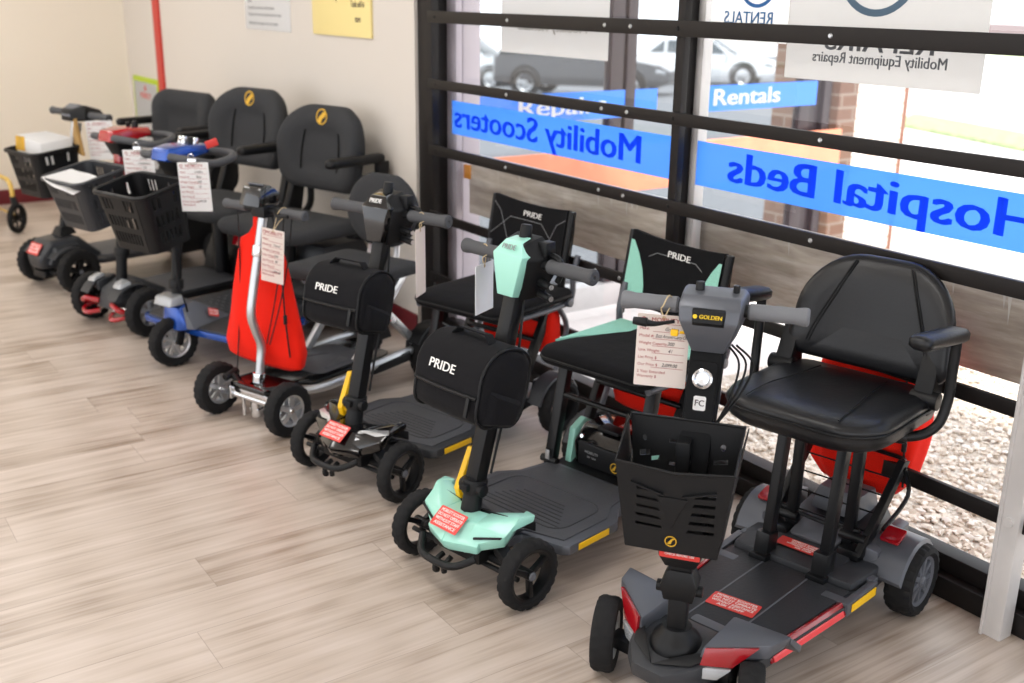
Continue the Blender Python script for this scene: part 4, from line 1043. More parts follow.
# blue three-wheel scooter
def blue_scooter(mw):
    t = thing('mobility_scooter', 'blue edged three-wheel scooter with grey tread deck and black captain seat', 'mobility scooter', mw, 'mobility scooters in a row by the window')
    ol = [(-.04, .12), (-.055, .28), (-.085, .31), (-.42, .335), (-.55, .285), (-.62, .25), (-.62, -.25), (-.55, -.285), (-.42, -.30), (-.085, -.29), (-.055, -.26), (-.04, -.12)]
    b = B(); b.prism(ol, .135, .163, .008); deck = obj('footboard', b, bluep, t)
    b = B(); b.prism([(x*.97-.012, y*.93) for x, y in ol], .158, .172, .006); dm = obj('deck_mat', b, dgrey, deck)
    b = B()
    for i in range(9):
        for j in range(11):
            b.box((-.22-.04*i, -.2+.04*j, .1725), (.02, .02, .003), .001)
    tr = obj('tread_studs', b, deckm, dm); tr['kind'] = 'stuff'
    b = B(); b.hull([(.0, .05, .165), (.0, -.05, .165), (-.03, .11, .165), (-.03, -.11, .165), (-.27, .06, .165), (-.27, -.06, .165), (-.02, .05, .26), (-.02, -.05, .26), (-.09, .045, .27), (-.09, -.045, .27)], .012); sh = obj('tiller_shroud', b, mgrey, t)
    b = B(); b.hull([(.015, .045, .16), (.015, -.045, .16), (-.02, .085, .16), (-.02, -.085, .16), (.0, .045, .255), (.0, -.045, .255), (-.05, .05, .27), (-.05, -.05, .27)], .01); obj('shroud_front', b, bluep, sh)
    b = B(); b.hull([(.045, .055, .265), (.045, -.055, .265), (.035, .05, .305), (.035, -.05, .305), (-.03, .065, .27), (-.03, -.065, .27), (-.03, .05, .31), (-.03, -.05, .31)], .012, 3); obj('headlight', b, lens, sh, 'clear faceted headlight')
    sticker(sh, frame((-.15, .083, .212), (-1, .1, -.35), (0, -.5, .8)), .05, .035, txt=['CAUTION', 'NO STEP'])
    wheel(t, (.0, 0, .105), .105, .062, 'front_wheel', -10, 8, silv, rimr=.6)
    b = B(); b.bar((.0, .04, .10), (-.02, .04, .18), .03, .014, .003); b.bar((0, -.04, .10), (-.02, -.04, .18), .03, .014, .003); b.cyl((0, -.048, .105), (0, .048, .105), .009); obj('front_fork', b, blkm, t)
    b = B(); b.cyl((-.03, 0, .26), (-.055, 0, .50), .021, seg=16); b.cyl((-.035, 0, .325), (-.04, 0, .365), .03, seg=16, bev=.004); b.cyl((-.055, 0, .5), (-.085, 0, .84), .024, seg=16); cl = obj('tiller_column', b, blk, t)
    b = B(); b.cyl((-.073, 0, .70), (-.078, 0, .76), .029, seg=16, bev=.003); obj('column_collar', b, bluep, cl, 'blue collar')
    b = B(); b.tube([(-.03, .03, .5), (-.0, .06, .40), (-.02, .07, .28), (-.05, .05, .2)], .004, 8); obj('cable', b, blk, cl)
    loop_tiller(t, -.06, .87, bluep, .40)
    b = B(); b.cyl((-.16, .02, .90), (-.17, .02, .93), .02, seg=14, bev=.003); obj('dial', b, chrom, t, 'chrome control dial')
    b = B(); b.cyl((-.16, -.05, .90), (-.17, -.05, .93), .02, seg=14, bev=.003); obj('dial', b, chrom, t, 'chrome control dial')
    b = B(); b.cyl((-.14, -.015, .90), (-.145, -.015, .925), .013, seg=12, bev=.003); obj('dial', b, chrom, t, 'chrome control dial')
    b = B(); b.bar((-.19, .06, .90), (-.23, .085, .915), .012, .03, .003); obj('key_tag', b, stick, t, 'red key tag')
    open_basket(t, Matrix.Translation((.09, -.01, .765)) @ Matrix.Rotation(R(12), 4, 'Y'), .30, .22, .235, .86, blk, 9)
    # rear body
    b = B(); b.hull([(-.62, .24, .10), (-.62, -.24, .10), (-.62, .22, .20), (-.62, -.22, .20), (-.70, .22, .33), (-.70, -.22, .33), (-1.06, .22, .33), (-1.06, -.22, .33), (-1.12, .23, .10), (-1.12, -.23, .10)], .02); rb = obj('rear_body', b, blk, t)
    b = B(); b.hull([(-.70, .19, .33), (-.70, -.19, .33), (-1.0, .19, .33), (-1.0, -.19, .33), (-.72, .17, .40), (-.72, -.17, .40), (-.98, .17, .40), (-.98, -.17, .40)], .015); obj('battery_box', b, dgrey, rb)
    for s in (1, -1):
        b = B(); b.hull([(-.70, s*.225, .28), (-.70, s*.255, .28), (-1.05, s*.225, .28), (-1.05, s*.255, .28), (-.72, s*.225, .32), (-.72, s*.25, .32), (-1.05, s*.225, .32), (-1.05, s*.25, .32)], .01); obj('side_panel', b, bluep, rb, 'blue side panel')
        b = B(); b.tube([(-.64, s*.25, .19), (-.72, s*.29, .22), (-.82, s*.29, .23), (-.95, s*.28, .22)], .014, 10); obj('side_bumper', b, silv, t, 'silver side bumper')
        wheel(t, (-.86, s*.245, .105), .105, .065, 'rear_wheel', 0, 8, silv, rimr=.6)
    b = B(); b.tube([(-1.10, .2, .30), (-1.17, .19, .33), (-1.18, 0, .34), (-1.17, -.19, .33), (-1.10, -.2, .30)], .018, 10); b.box((-1.16, .09, .345), (.08, .16, .03), .01); obj('rear_handle', b, blk, t)
    captain_seat(t, -.66, .51, .56, .385, True, yaw=-3, gap=.11)
    return t
s3 = blue_scooter(root_matrix(-4.339, 1.264, 20))

# red scooter
def red_scooter(mw):
    t = thing('mobility_scooter', 'black scooter with red tiller console and red front suspension arms', 'mobility scooter', mw, 'mobility scooters in a row by the window')
    b = B(); b.prism([(-.06, .12), (-.16, .2), (-.55, .22), (-.62, .2), (-.62, -.2), (-.55, -.22), (-.16, -.2), (-.06, -.12)], .12, .15, .01); deck = obj('footboard', b, blk, t)
    b = B(); b.prism(rrect(.40, .36, .05, 5, -.37, 0), .15, .156, .003); obj('deck_mat', b, deckm, deck)
    b = B(); b.hull([(.08, .06, .10), (.08, -.06, .10), (.06, .05, .19), (.06, -.05, .19), (-.10, .12, .12), (-.10, -.12, .12), (-.06, .07, .24), (-.06, -.07, .24), (-.2, .1, .16), (-.2, -.1, .16)], .02, 3); nb = obj('front_body', b, dgrey, t)
    for s in (1, -1):
        lo = []
        for k in range(8):
            a = R(30+k*17); lo.append([Vector((q*math.cos(a), s*y, .105+q*math.sin(a))) for q, y in ((.125, .08), (.125, .145), (.117, .147), (.117, .08))])
        b = B(); b.loft(lo); b.hull([(.06, s*.06, .17), (.06, s*.06, .22), (-.03, s*.06, .24), (.06, s*.11, .18), (.05, s*.12, .22), (-.03, s*.12, .235), (-.05, s*.07, .18), (.0, s*.11, .18)], .01); fe = obj('front_fender', b, dgrey, t)
        b = B(); b.hull([(.075, s*.075, .215), (.075, s*.135, .21), (.01, s*.07, .235), (.01, s*.14, .23), (.065, s*.075, .235), (.065, s*.13, .23), (.02, s*.08, .25), (.02, s*.13, .245)], .008); obj('headlight', b, lens, fe, 'clear headlight')
        b = B(); b.tube([(.07, s*.05, .13), (.10, s*.11, .14), (.09, s*.15, .12), (.03, s*.17, .105)], .013, 10); b.tube([(.07, s*.05, .085), (.11, s*.10, .075), (.09, s*.15, .085), (.03, s*.17, .095)], .011, 10); obj('suspension_arm', b, redp, t, 'red suspension arm')
        b = B(); b.cyl((.06, s*.06, .10), (.03, s*.16, .115), .016, seg=14); b.cyl((0, s*.12, .105), (0, s*.19, .105), .014, seg=12); obj('stub_axle', b, chrom, t)
        wheel(t, (0, s*.222, .112), .112, .06, 'front_wheel', 6, 6, silv if s > 0 else blkm, rimr=.52)
        wheel(t, (-.88, s*.23, .105), .105, .065, 'rear_wheel', 0, 6, blkm, rimr=.55)
    b = B(); b.cyl((-.02, 0, .2), (-.06, 0, .6), .025, seg=16); b.cyl((-.035, 0, .33), (-.04, 0, .37), .035, seg=16, bev=.004); cl = obj('tiller_column', b, blk, t)
    b = B(); b.bar((-.058, 0, .6), (-.08, 0, .82), .045, .055, .01); obj('upper_column', b, redp, cl, 'red upper column')
    loop_tiller(t, -.06, .87, redp, .42)
    open_basket(t, Matrix.Translation((.12, .015, .73)) @ Matrix.Rotation(R(12), 4, 'Y'), .30, .24, .22, .84, dgrey, 9)
    b = B(); b.hull([(-.60, .2, .10), (-.60, -.2, .10), (-.62, .19, .22), (-.62, -.19, .22), (-.70, .2, .36), (-.70, -.2, .36), (-1.05, .2, .36), (-1.05, -.2, .36), (-1.12, .22, .10), (-1.12, -.22, .10)], .02); rb = obj('rear_body', b, blk, t)
    b = B(); b.hull([(-.60, .06, .30), (-.60, .16, .30), (-.62, .06, .35), (-.62, .16, .35), (-.76, .06, .37), (-.76, .16, .37), (-.76, .06, .35), (-.76, .16, .35)], .006); obj('battery_handle', b, redp, rb, 'red battery handle')
    sticker(rb, frame((-.655, .16, .30), (0, 1, 0), (-.5, 0, .87)), .1, .045, txt=['CAUTION', 'ASK STAFF'])
    captain_seat(t, -.58, .51, .58, .385, True, gap=.145)
    return t
s2 = red_scooter(root_matrix(-5.017, 1.23, 17))

# farthest black scooter
def far_scooter(mw):
    t = thing('mobility_scooter', 'farthest black scooter with straight handlebar and deep front fender nose', 'mobility scooter', mw, 'mobility scooters in a row by the window')
    b = B(); b.prism([(-.06, .12), (-.16, .19), (-.55, .21), (-.6, .18), (-.6, -.18), (-.55, -.21), (-.16, -.19), (-.06, -.12)], .13, .16, .01); deck = obj('footboard', b, dgrey, t)
    b = B(); b.prism(rrect(.38, .34, .05, 5, -.36, 0), .16, .166, .003); obj('deck_mat', b, deckm, deck)
    b = B(); b.hull([(.12, .06, .12), (.12, -.06, .12), (.13, .07, .18), (.13, -.07, .18), (.07, .085, .265), (.07, -.085, .265), (-.08, .09, .275), (-.08, -.09, .275), (-.2, .12, .16), (-.2, -.12, .16), (-.05, .09, .12), (-.05, -.09, .12)], .02, 3); nb = obj('front_body', b, dgrey, t)
    sticker(nb, frame((.112, -.01, .222), (0, 1, 0), (-.55, 0, .85)), .105, .062, txt=['MOBILITY SCOOTER', 'DO NOT OPERATE', 'WITHOUT STAFF'])
    for s in (1, -1):
        lo = []
        for k in range(8):
            a = R(40+k*15); lo.append([Vector((q*math.cos(a), s*y, .105+q*math.sin(a))) for q, y in ((.128, .08), (.128, .155), (.12, .157), (.12, .08))])
        b = B(); b.loft(lo); b.hull([(.1, s*.08, .15), (.1, s*.11, .15), (-.1, s*.08, .16), (-.1, s*.12, .16), (.06, s*.08, .24), (.06, s*.12, .23), (-.06, s*.08, .25), (-.06, s*.12, .24)], .01); obj('front_fender', b, dgrey, t)
        wheel(t, (0, s*.205, .117), .117, .058, 'front_wheel', 4, 5, blkm, rimr=.6)
        wheel(t, (-.85, s*.22, .105), .105, .06, 'rear_wheel', 0, 5, blkm, rimr=.6)
    b = B(); b.cyl((.07, -.12, .10), (.07, .12, .10), .015, seg=12); b.box((.08, 0, .09), (.06, .12, .04), .01); b.cyl((0, -.17, .105), (0, .17, .105), .013); obj('front_axle', b, blk, t)
    b = B(); b.hull([(.0, .05, .27), (.0, -.05, .27), (-.1, .05, .28), (-.1, -.05, .28), (-.02, .03, .32), (-.02, -.03, .32), (-.08, .03, .32), (-.08, -.03, .32)], .01); b.cyl((-.05, 0, .3), (-.15, 0, .70), .024, seg=16); cl = obj('tiller_column', b, blk, t)
    b = B(); b.cyl((-.15, 0, .68), (-.185, 0, .84), .026, seg=16); obj('upper_column', b, silv, cl, 'silver upper column')
    b = B(); b.cyl((-.21, -.23, .88), (-.21, .23, .88), .012, seg=14); b.hull([(-.13, .05, .85), (-.13, -.05, .85), (-.13, .045, .91), (-.13, -.045, .91), (-.19, .10, .85), (-.19, -.10, .85), (-.2, .08, .93), (-.2, -.08, .93), (-.33, .06, .85), (-.33, -.06, .85), (-.30, .05, .90), (-.30, -.05, .90)], .014, 3); hd = obj('tiller_head', b, blk, t)
    b = B(); b.hull([(-.125, .045, .875), (-.125, -.045, .875), (-.14, .04, .912), (-.14, -.04, .912), (-.19, .06, .935), (-.19, -.06, .935), (-.2, .05, .925), (-.2, -.05, .925), (-.14, .04, .87), (-.14, -.04, .87)], .008); obj('head_cover', b, mgrey, hd)
    handgrips(t, Matrix.Translation((-.21, 0, .88)), .28, .018, 0, .1, gripm)
    open_basket(t, Matrix.Translation((.04, .05, .735)) @ Matrix.Rotation(R(6), 4, 'Y'), .31, .24, .22, .85, blk, 8)
    b = B(); b.hull([(-.60, .2, .10), (-.60, -.2, .10), (-.66, .19, .34), (-.66, -.19, .34), (-1.02, .2, .34), (-1.02, -.2, .34), (-1.08, .21, .10), (-1.08, -.21, .10)], .02); obj('rear_body', b, blk, t)
    captain_seat(t, -.60, .50, .58, .38, False, yaw=-2, txt='PRIDE', rr=.10, gap=.08)
    return t
s1 = far_scooter(root_matrix(-5.90, 1.157, 16))
bpy.context.view_layer.update()
# bags, tags and papers
def L(root, x, y, z): return root.matrix_world @ Vector((x, y, z))
def tagM(o, phi, roll=0.):
    a = R(phi); rt = Vector((math.cos(a), math.sin(a), 0)); up = Vector((0, 0, 1))
    return frame(o, rt+up*math.tan(R(roll)), up)
def red_sack(name, label, mw, prof, w, d, cat='bag', group=None, folds=.05, cords=True, seg=40):
    """soft drawstring bag; prof = [(z, width factor, depth factor)] from the bottom up"""
    t = thing(name, label, cat, mw, group)
    loops = []
    rnd = random.Random(len(label))
    ph = [rnd.uniform(0, 6) for _ in range(5)]
    n = 24
    # refine profile
    pr = []
    for a, c in zip(prof, prof[1:]):
        for i in range(4):
            u_ = i/4; pr.append(tuple(a[k]+(c[k]-a[k])*u_ for k in range(3)))
    pr.append(prof[-1])
    for z, kw, kd in pr:
        lp = []
        for i in range(seg):
            a = 2*PI*i/seg
            cx, sx = math.cos(a), math.sin(a)
            e = .72
            px = math.copysign(abs(cx)**e, cx); py = math.copysign(abs(sx)**e, sx)
            f_ = 1+folds*(math.sin(5*a+ph[0]+z*9)+.6*math.sin(9*a+ph[1]-z*14)+.5*math.sin(3*a+z*25+ph[2]))
            lp.append(Vector((d/2*kd*px*f_, w/2*kw*py*(1+.35*(f_-1)), z)))
        loops.append(lp)
    b = B(); b.loft(loops); o = obj('sack', b, redf, t, ang=70)
    if cords:
        b = B(); z0 = prof[0][0]; z1 = prof[-1][0]; h = z1-z0
        b.tube([(d*.1, w*.20, z1), (d*.42, w*.36, z1-h*.35), (d*.50, w*.40, z1-h*.62), (d*.44, w*.42, z0+h*.12)], .003, 8)
        b.cyl((d*.50, w*.40, z1-h*.60), (d*.50, w*.40, z1-h*.66), .007, seg=10, bev=.002)
        obj('drawcord', b, blk, t, 'black drawcord')
    return t
sack4 = red_sack('drawstring_bag', 'large bright red drawstring bag hanging behind the bent silver pole', s4.matrix_world @ Matrix.Translation((-.135, -.06, 0)), [(.185, .7, .5), (.20, .92, .85), (.25, .97, 1), (.36, .84, .95), (.50, .67, .8), (.60, .55, .6), (.648, .47, .45), (.67, .25, .35), (.70, .12, .3), (.745, .10, .25)], .41, .10, group='red bags hanging on the scooters', folds=.05)
sack7 = red_sack('drawstring_bag', 'crumpled red drawstring bag hanging behind the black vinyl armchair seat', s7.matrix_world @ Matrix.Translation((-.925, -.02, 0)), [(.215, .35, .4), (.225, .66, .8), (.27, .9, 1.), (.40, .98, 1.), (.53, .95, .7), (.62, .85, .45), (.68, .72, .3)], .33, .15, group='red bags hanging on the scooters', folds=.07)
def red_pouch(label, mw):
    t = thing('seat_pouch', label, 'bag', mw, 'red pouches slung under the printed sling seats')
    b = B(); b.loft([[Vector((x*.5*kd*.09, y*kw*.16, z)) for x, y in rrect(2, 2, .5, 5)] for z, kw, kd in ((.275, .8, .5), (.29, .96, .9), (.33, 1, 1.1), (.40, 1, 1), (.445, .98, .7))]); o = obj('pouch', b, redf, t, ang=60)
    b = B(); b.box((.035, 0, .438), (.012, .31, .018), .003); obj('hanging_rail', b, silv, t, 'silver hanging rail')
    for y in (-.09, .0, .10):
        b = B(); b.box((.042, y, .42), (.006, .03, .05), .002); b.cyl((.044, y, .415), (.048, y, .415), .006, seg=10); obj('snap_clip', b, blk, t)
    return t
p5 = red_pouch('red pouch slung under the plain black printed sling seat', s5.matrix_world @ Matrix.Translation((-.80, .03, .0)))
p6 = red_pouch('red pouch slung under the mint and black sling seat', s6.matrix_world @ Matrix.Translation((-.80, .02, -.02)))

price_tag('cream price tag hanging from the light grey handgrip of the foreground scooter', tagM(L(s7, -.055, -.118, .862), 44, -1), .11, .16, L(s7, -.068, -.118, .883))
price_tag('blank white tag hanging edge-on from the mint scooter handgrip', tagM(L(s6, -.19, -.138, .812), 117, 0), .095, .135, L(s6, -.195, -.14, .845), paperb, True)
price_tag('thin beige tag hanging at the black travel scooter handgrip, seen from its side', tagM(L(s5, -.19, .124, .815), 129, 0), .08, .21, L(s5, -.195, .126, .845), paper, True)
price_tag('cream price tag hanging over the large red drawstring bag', tagM(L(s4, -.06, .095, .72), 30, -5), .095, .19, L(s4, -.11, .096, .77), paper, False, ['', 'Travel', '', '250', '38', '', '1,899.00'])
price_tag('white paper price sheet clipped to the blue scooter handlebar', tagM(L(s3, .0, .212, .868), 48, 2), .125, .19, None, paperw, False, ['Golden', 'Buzz', '300', '50', '', '', '1,499.00'], clip=True)
price_tag('white paper price sheet clipped to the red scooter handlebar', tagM(L(s2, -.01, .245, .84), 48, 2), .14, .195, None, paperw, False, ['Golden', 'Companion', '350', '62', '', '', '1,799.00'], clip=True)
price_tag('white paper price sheet on the farthest black scooter handlebar', tagM(L(s1, -.17, .238, .868), 50, 3), .14, .195, None, paperw, False, ['Pride', 'Victory', '325', '55', '', '', '1,299.00'])

# papers in the baskets
b = B(); b.hull([(-.07, -.09, .66), (.10, -.09, .66), (-.07, .15, .66), (.10, .15, .66), (-.07, -.09, .80), (.10, -.10, .795), (-.07, .16, .79), (.10, .15, .77)], .014)
o = obj('leaflet_box', b, paperw, mw=s1.matrix_world.copy()); tag(o, 'white leaflet box with yellow print in the farthest basket', 'box')
b = B(); b.prism(rrect(.09, .07, .004), 0, .0015, 0, frame((.101, -.045, .755), (0, 1, 0), (-.08, 0, 1))); pc = obj('printed_panel', b, pbr('yellow_print', '#d9a72a', .6, var=.35), o, 'yellow printed front')
b = B(); b.hull([(-.08, .14, .72), (-.07, .23, .70), (-.10, .14, .72), (-.09, .23, .70), (-.08, .14, .81), (-.10, .13, .81), (-.08, .165, .88), (-.10, .165, .88)], .004)
o = obj('brown_envelope', b, pbr('kraft_paper', '#a8854f', .8, var=.15), mw=s1.matrix_world.copy()); tag(o, 'folded brown envelope leaning in the farthest basket', 'envelope')
b = B(); g = []
for i in range(9):
    for j in range(5):
        u_, v_ = i/8, j/4; g.append((.25-.14*v_+.015*math.sin(u_*3), -.10+.25*u_, .685+.05*v_-.012*math.sin(u_*PI)*(1-v_)-.018*max(0, u_-.7)*3+.03*(1-u_)*(1-v_)))
fs = []
for i in range(8):
    for j in range(4): fs.append([i*5+j, i*5+j+1, (i+1)*5+j+1, (i+1)*5+j])
n = len(g); fs += [[n+k for k in f[::-1]] for f in fs]
per = [j for j in range(5)]+[i*5+4 for i in range(1, 9)]+[40+j for j in range(3, -1, -1)]+[i*5 for i in range(7, 0, -1)]
for a, c in zip(per, per[1:]+per[:1]): fs.append([a, n+a, n+c, c])
b.v = [Vector(p) for p in g]+[Vector((x, y, z-.0015)) for x, y, z in g]; b.f = fs
o = obj('paper_sheet', b, paperw, mw=s2.matrix_world.copy()); tag(o, 'curled white sheet lying across the red scooter basket rim', 'paper')

# yellow rollator at the left edge
yf = pbr('pale_yellow_tube', '#d8b253', .35, coat=.3)
t = thing('rollator', 'pale yellow framed rollator with black caster at the left edge', 'rollator', Matrix.Translation((-7.42, 1.24, 0)) @ Matrix.Rotation(R(188), 4, 'Z'))
wheel(t, (0, 0, .095), .095, .032, 'caster_wheel', -50, 6, blkm, 'tri', False, .76)
wheel(t, (.02, .46, .095), .095, .032, 'caster_wheel', -50, 6, blkm, 'tri', False, .76)
for y in (0, .46):
    b = B(); b.hull([(-.02, y-.02, .17), (.02, y-.02, .17), (-.02, y+.02, .17), (.02, y+.02, .17), (.02, y-.015, .23), (.05, y-.015, .23), (.02, y+.015, .23), (.05, y+.015, .23)], .005); b.bar((.0, y+.024, .09), (.0, y+.024, .18), .02, .008, .002); b.bar((.0, y-.024, .09), (.0, y-.024, .18), .02, .008, .002); b.cyl((0, y-.03, .095), (0, y+.03, .095), .007); obj('caster_fork', b, blk, t)
    b = B(); b.tube([(.035, y, .22), (.04, y, .28), (.08, y, .325), (.2, y, .335), (.34, y, .34)], .0145, 12); obj('front_tube', b, yf, t)
    b = B(); b.tube([(.30, y, .335), (.38, y, .5), (.50, y, .85), (.56, y, .89), (.66, y, .89)], .0145, 12); obj('handle_tube', b, yf, t)
    b = B(); b.cyl((.58, y, .892), (.70, y, .892), .019, seg=16, bev=.004); obj('handgrip', b, gripm, t)
    b = B(); b.tube([(.30, y, .335), (.50, y, .25), (.66, y, .13)], .0145, 12); obj('rear_tube', b, yf, t)
    wheel(t, (.66, y+(.03 if y else -.03), .095), .095, .03, 'rear_wheel', 0, 6, blkm, 'tri', False, .76)
b = B(); b.cyl((.04, .0, .11), (.64, .0, .11), .008); obj('side_brace', b, yf, t)
b = B(); b.pad(rrect(.26, .42, .03, 4, .33, .23), [(.01, .50), (0, .51), (0, .525), (.01, .535)]); obj('seat', b, blk, t)
b = B(); b.prism(rrect(.20, .36, .03, 4, .30, .23), .14, .44, .02); obj('storage_pouch', b, paperw, t, 'white storage pouch')

# notices on the wall
def sheet(name, label, cat, M, w, h, mat, th=.004, group=None):
    b = B(); b.prism(rrect(w, h, .003, 2), 0, th, .0008); o = obj(name, b, mat, mw=M); return tag(o, label, cat, group)
MW = lambda x, z: frame((x, 2.3195, z), (1, 0, 0), (0, 0, 1))
o = sheet('wall_notice', 'white printed notice on the wall left of the yellow sign', 'notice', MW(-5.745, 1.715), .62, .84, paperw)
b = B()
for i, (x0, wd) in enumerate(((-.26, .40), (-.26, .47), (-.26, .5), (-.26, .07), (-.26, .36), (-.26, .43))):
    b.text('If any item does not work as described please see a member of staff before use'[:int(wd*130)], .022, Matrix.Translation((x0, -.165-.035*i, .0045)), .0002, .004, .9, 'LEFT')
b.text('Thank you for your support of our store policies', .023, Matrix.Translation((-.26, -.385, .0045)), .0002, .01, .9, 'LEFT')
for i in range(12): b.text('We want every customer to be able to try the products safely'[i*2:i*2+44], .022, Matrix.Translation((-.26, .33-.038*i, .0045)), .0002, .004, .9, 'LEFT')
obj('print', b, greyl, o)
ysign = pbr('pale_yellow_board', '#f0dd97', .6)
o = sheet('wall_sign', 'pale yellow sign with red and yellow picture on the wall beside the window', 'sign', MW(-4.83, 1.72), .62, .84, ysign, .012)
b = B(); b.prism(rrect(.19, .3, .002, 1, .185, -.07), .012, .0135, 0); p_ = obj('picture', b, pbr('picture_grey', '#a7ada4', .6), o, 'grey picture panel')
b = B(); b.prism([(.10, -.215), (.135, -.215), (.185, -.10), (.235, -.215), (.27, -.215), (.2, .05), (.17, .05)], .0135, .0145, 0); obj('picture_shape', b, stick, p_, 'red picture shape')
b = B(); b.prism([(.14, -.215), (.23, -.215), (.185, -.115)], .0135, .0145, 0); b.prism([(.11, .0), (.16, .0), (.16, .06), (.11, .06)], .0135, .0145, 0); b.prism([(.21, .0), (.26, .0), (.26, .06), (.21, .06)], .0135, .0145, 0); obj('picture_detail', b, yelp, p_, 'yellow picture shape')
b = B(); b.text('Tools sold in', .042, Matrix.Translation((.185, -.275, .0125)), .0004, .012, .62); b.text('store', .042, Matrix.Translation((.185, -.34, .0125)), .0004, .012, .62)
for i, (x, z0, z1) in enumerate(((-.26, -.19, .35), (-.03, -.24, .30))):
    b.box((x, (z0+z1)/2, .0128), (.006, z1-z0, .001), 0); b.hull([(x-.018, z0+.08, .012), (x+.012, z0+.08, .012), (x-.004, z0-.03, .012), (x-.018, z0+.08, .0135), (x+.012, z0+.08, .0135), (x-.004, z0-.03, .0135)], 0)
    b.text('Mobility', .05, Matrix.Translation((x+.07, .0-.05*i, .0125)) @ Matrix.Rotation(R(90), 4, 'Z'), .0004, .004)
obj('lettering', b, ink, o, 'dark lettering')
o = sheet('framed_notice', 'white notice in a lime green frame beside the red wall strip', 'notice', MW(-8.07, .545), .60, .70, pbr('lime_green', '#b4cc26', .5), .012)
b = B(); b.prism(rrect(.54, .63, .003, 2, .0, -.0), .012, .014, 0); q = obj('notice_sheet', b, paperw, o, 'white notice sheet')
b = B(); b.text('MOBILITY', .06, Matrix.Translation((0, .22, .0143)), .0003, .01); b.hull([(-.03, .26, .014), (.03, .26, .014), (0, .3, .014), (-.03, .26, .015), (.03, .26, .015), (0, .3, .015)], 0); obj('lettering', b, stick, q, 'red lettering')
b = B(); b.tube([(.1, -.2, .0145), (.16, -.12, .0145), (.2, -.18, .0145), (.16, -.24, .0145)], .004, 6); obj('scribble', b, ink, q)
# window wall
def glass_mat():
    k = NT('window_glass'); tr = k.n('BsdfTransparent'); gl = k.n('BsdfGlossy'); gl.inputs['Roughness'].default_value = .01
    tr.inputs['Color'].default_value = (.97, .98, .985, 1)
    fr = k.n('Fresnel'); fr.inputs['IOR'].default_value = 1.45; ge = k.n('NewGeometry')
    f2 = k.math('MULTIPLY', fr.outputs[0], k.math('SUBTRACT', 1., ge.outputs['Backfacing']))
    mx = k.n('MixShader'); k.t.links.new(f2, mx.inputs['Fac']); k.l(tr, 'BSDF', mx, 1); k.l(gl, 'BSDF', mx, 2); k.l(mx, 'Shader', k.out, 'Surface'); return k.m
glass = glass_mat()
def film(name, col, tr=.3, tl=.5, tint=None):
    """thin backlit vinyl or paper: part see-through, part translucent"""
    k = NT(name); c = lin(col)
    t1 = k.n('BsdfTransparent'); t1.inputs['Color'].default_value = lin(tint) if tint else c
    t2 = k.n('BsdfTranslucent'); t2.inputs['Color'].default_value = c
    d = k.n('BsdfDiffuse'); d.inputs['Color'].default_value = c
    m1 = k.n('MixShader', Fac=tl); k.l(d, 'BSDF', m1, 1); k.l(t2, 'BSDF', m1, 2)
    m2 = k.n('MixShader', Fac=tr); k.l(m1, 'Shader', m2, 1); k.l(t1, 'BSDF', m2, 2); k.l(m2, 'Shader', k.out, 'Surface'); return k.m
bluef = film('blue_window_film', '#86c0ff', .3, .85, '#a3ccff')
bluel = film('dark_blue_lettering', '#3f92ff', .06, .8)
postr = film('backlit_poster', '#e3e2e0', .08, .65)
postw = film('backlit_white_poster', '#f6f6f4', .05, .75)
greyi = film('grey_backlit_print', '#8f9296', .1, .5)
bluei = film('blue_backlit_print', '#5b8fc4', .1, .5)
GY = 2.42
for i, (x0, x1) in enumerate(((-4.03, -2.55), (-2.55, -1.24), (-1.24, 3.6))):
    b = B(); b.box(((x0+x1)/2, GY, 1.30), (x1-x0, .008, 2.45), 0)
    struct('window_%d' % (i+1), b, glass)
xe = 3.7
b = B(); b.box((-4.0875, 2.352, 1.35), (.115, .035, 2.7), .003); struct('trim_2', b, bronze)
b = B(); b.box((-4.084, GY, 1.35), (.034, .07, 2.7), .003); struct('trim_3', b, bronze)
b = B(); b.box((-4.122, 2.41, 1.35), (.04, .05, 2.7), .003); b.box((-4.028, 2.445, 1.35), (.075, .03, 2.7), .003); struct('trim_15', b, pbr('lilac_metal', '#b7adb4', .4))
b = B(); b.box((-2.532, 2.348, 1.35), (.036, .026, 2.7), .003); struct('trim_4', b, bronze)
b = B(); b.box((-2.557, GY, 1.35), (.034, .07, 2.7), .003); struct('trim_5', b, bronze)
b = B(); b.box((-2.588, 2.42, 1.35), (.026, .04, 2.7), .003); b.box((-2.523, 2.43, 1.35), (.03, .04, 2.7), .003); struct('trim_6', b, white_post)  # pale strips: light caught on the mullion sides, put into their colour
b = B(); b.box((-1.257, 2.327, 1.35), (.052, .05, 2.7), .003); b.box((-1.279, 2.30, 1.35), (.008, .012, 2.7), .002); b.cyl((-1.257, 2.303, .315), (-1.257, 2.297, .315), .012, seg=14); struct('trim_7', b, white_post)
b = B(); b.box(((xe-4.03)/2, 2.405, .03), (xe+4.03, .09, .06), .004); b.box(((xe-4.03)/2, 2.42, .085), (xe+4.03, .06, .05), .006); struct('trim_8', b, bronze)
b = B(); b.box(((xe-4.15)/2, 2.39, 2.62), (xe+4.15, .14, .16), .004); struct('trim_9', b, bronze)
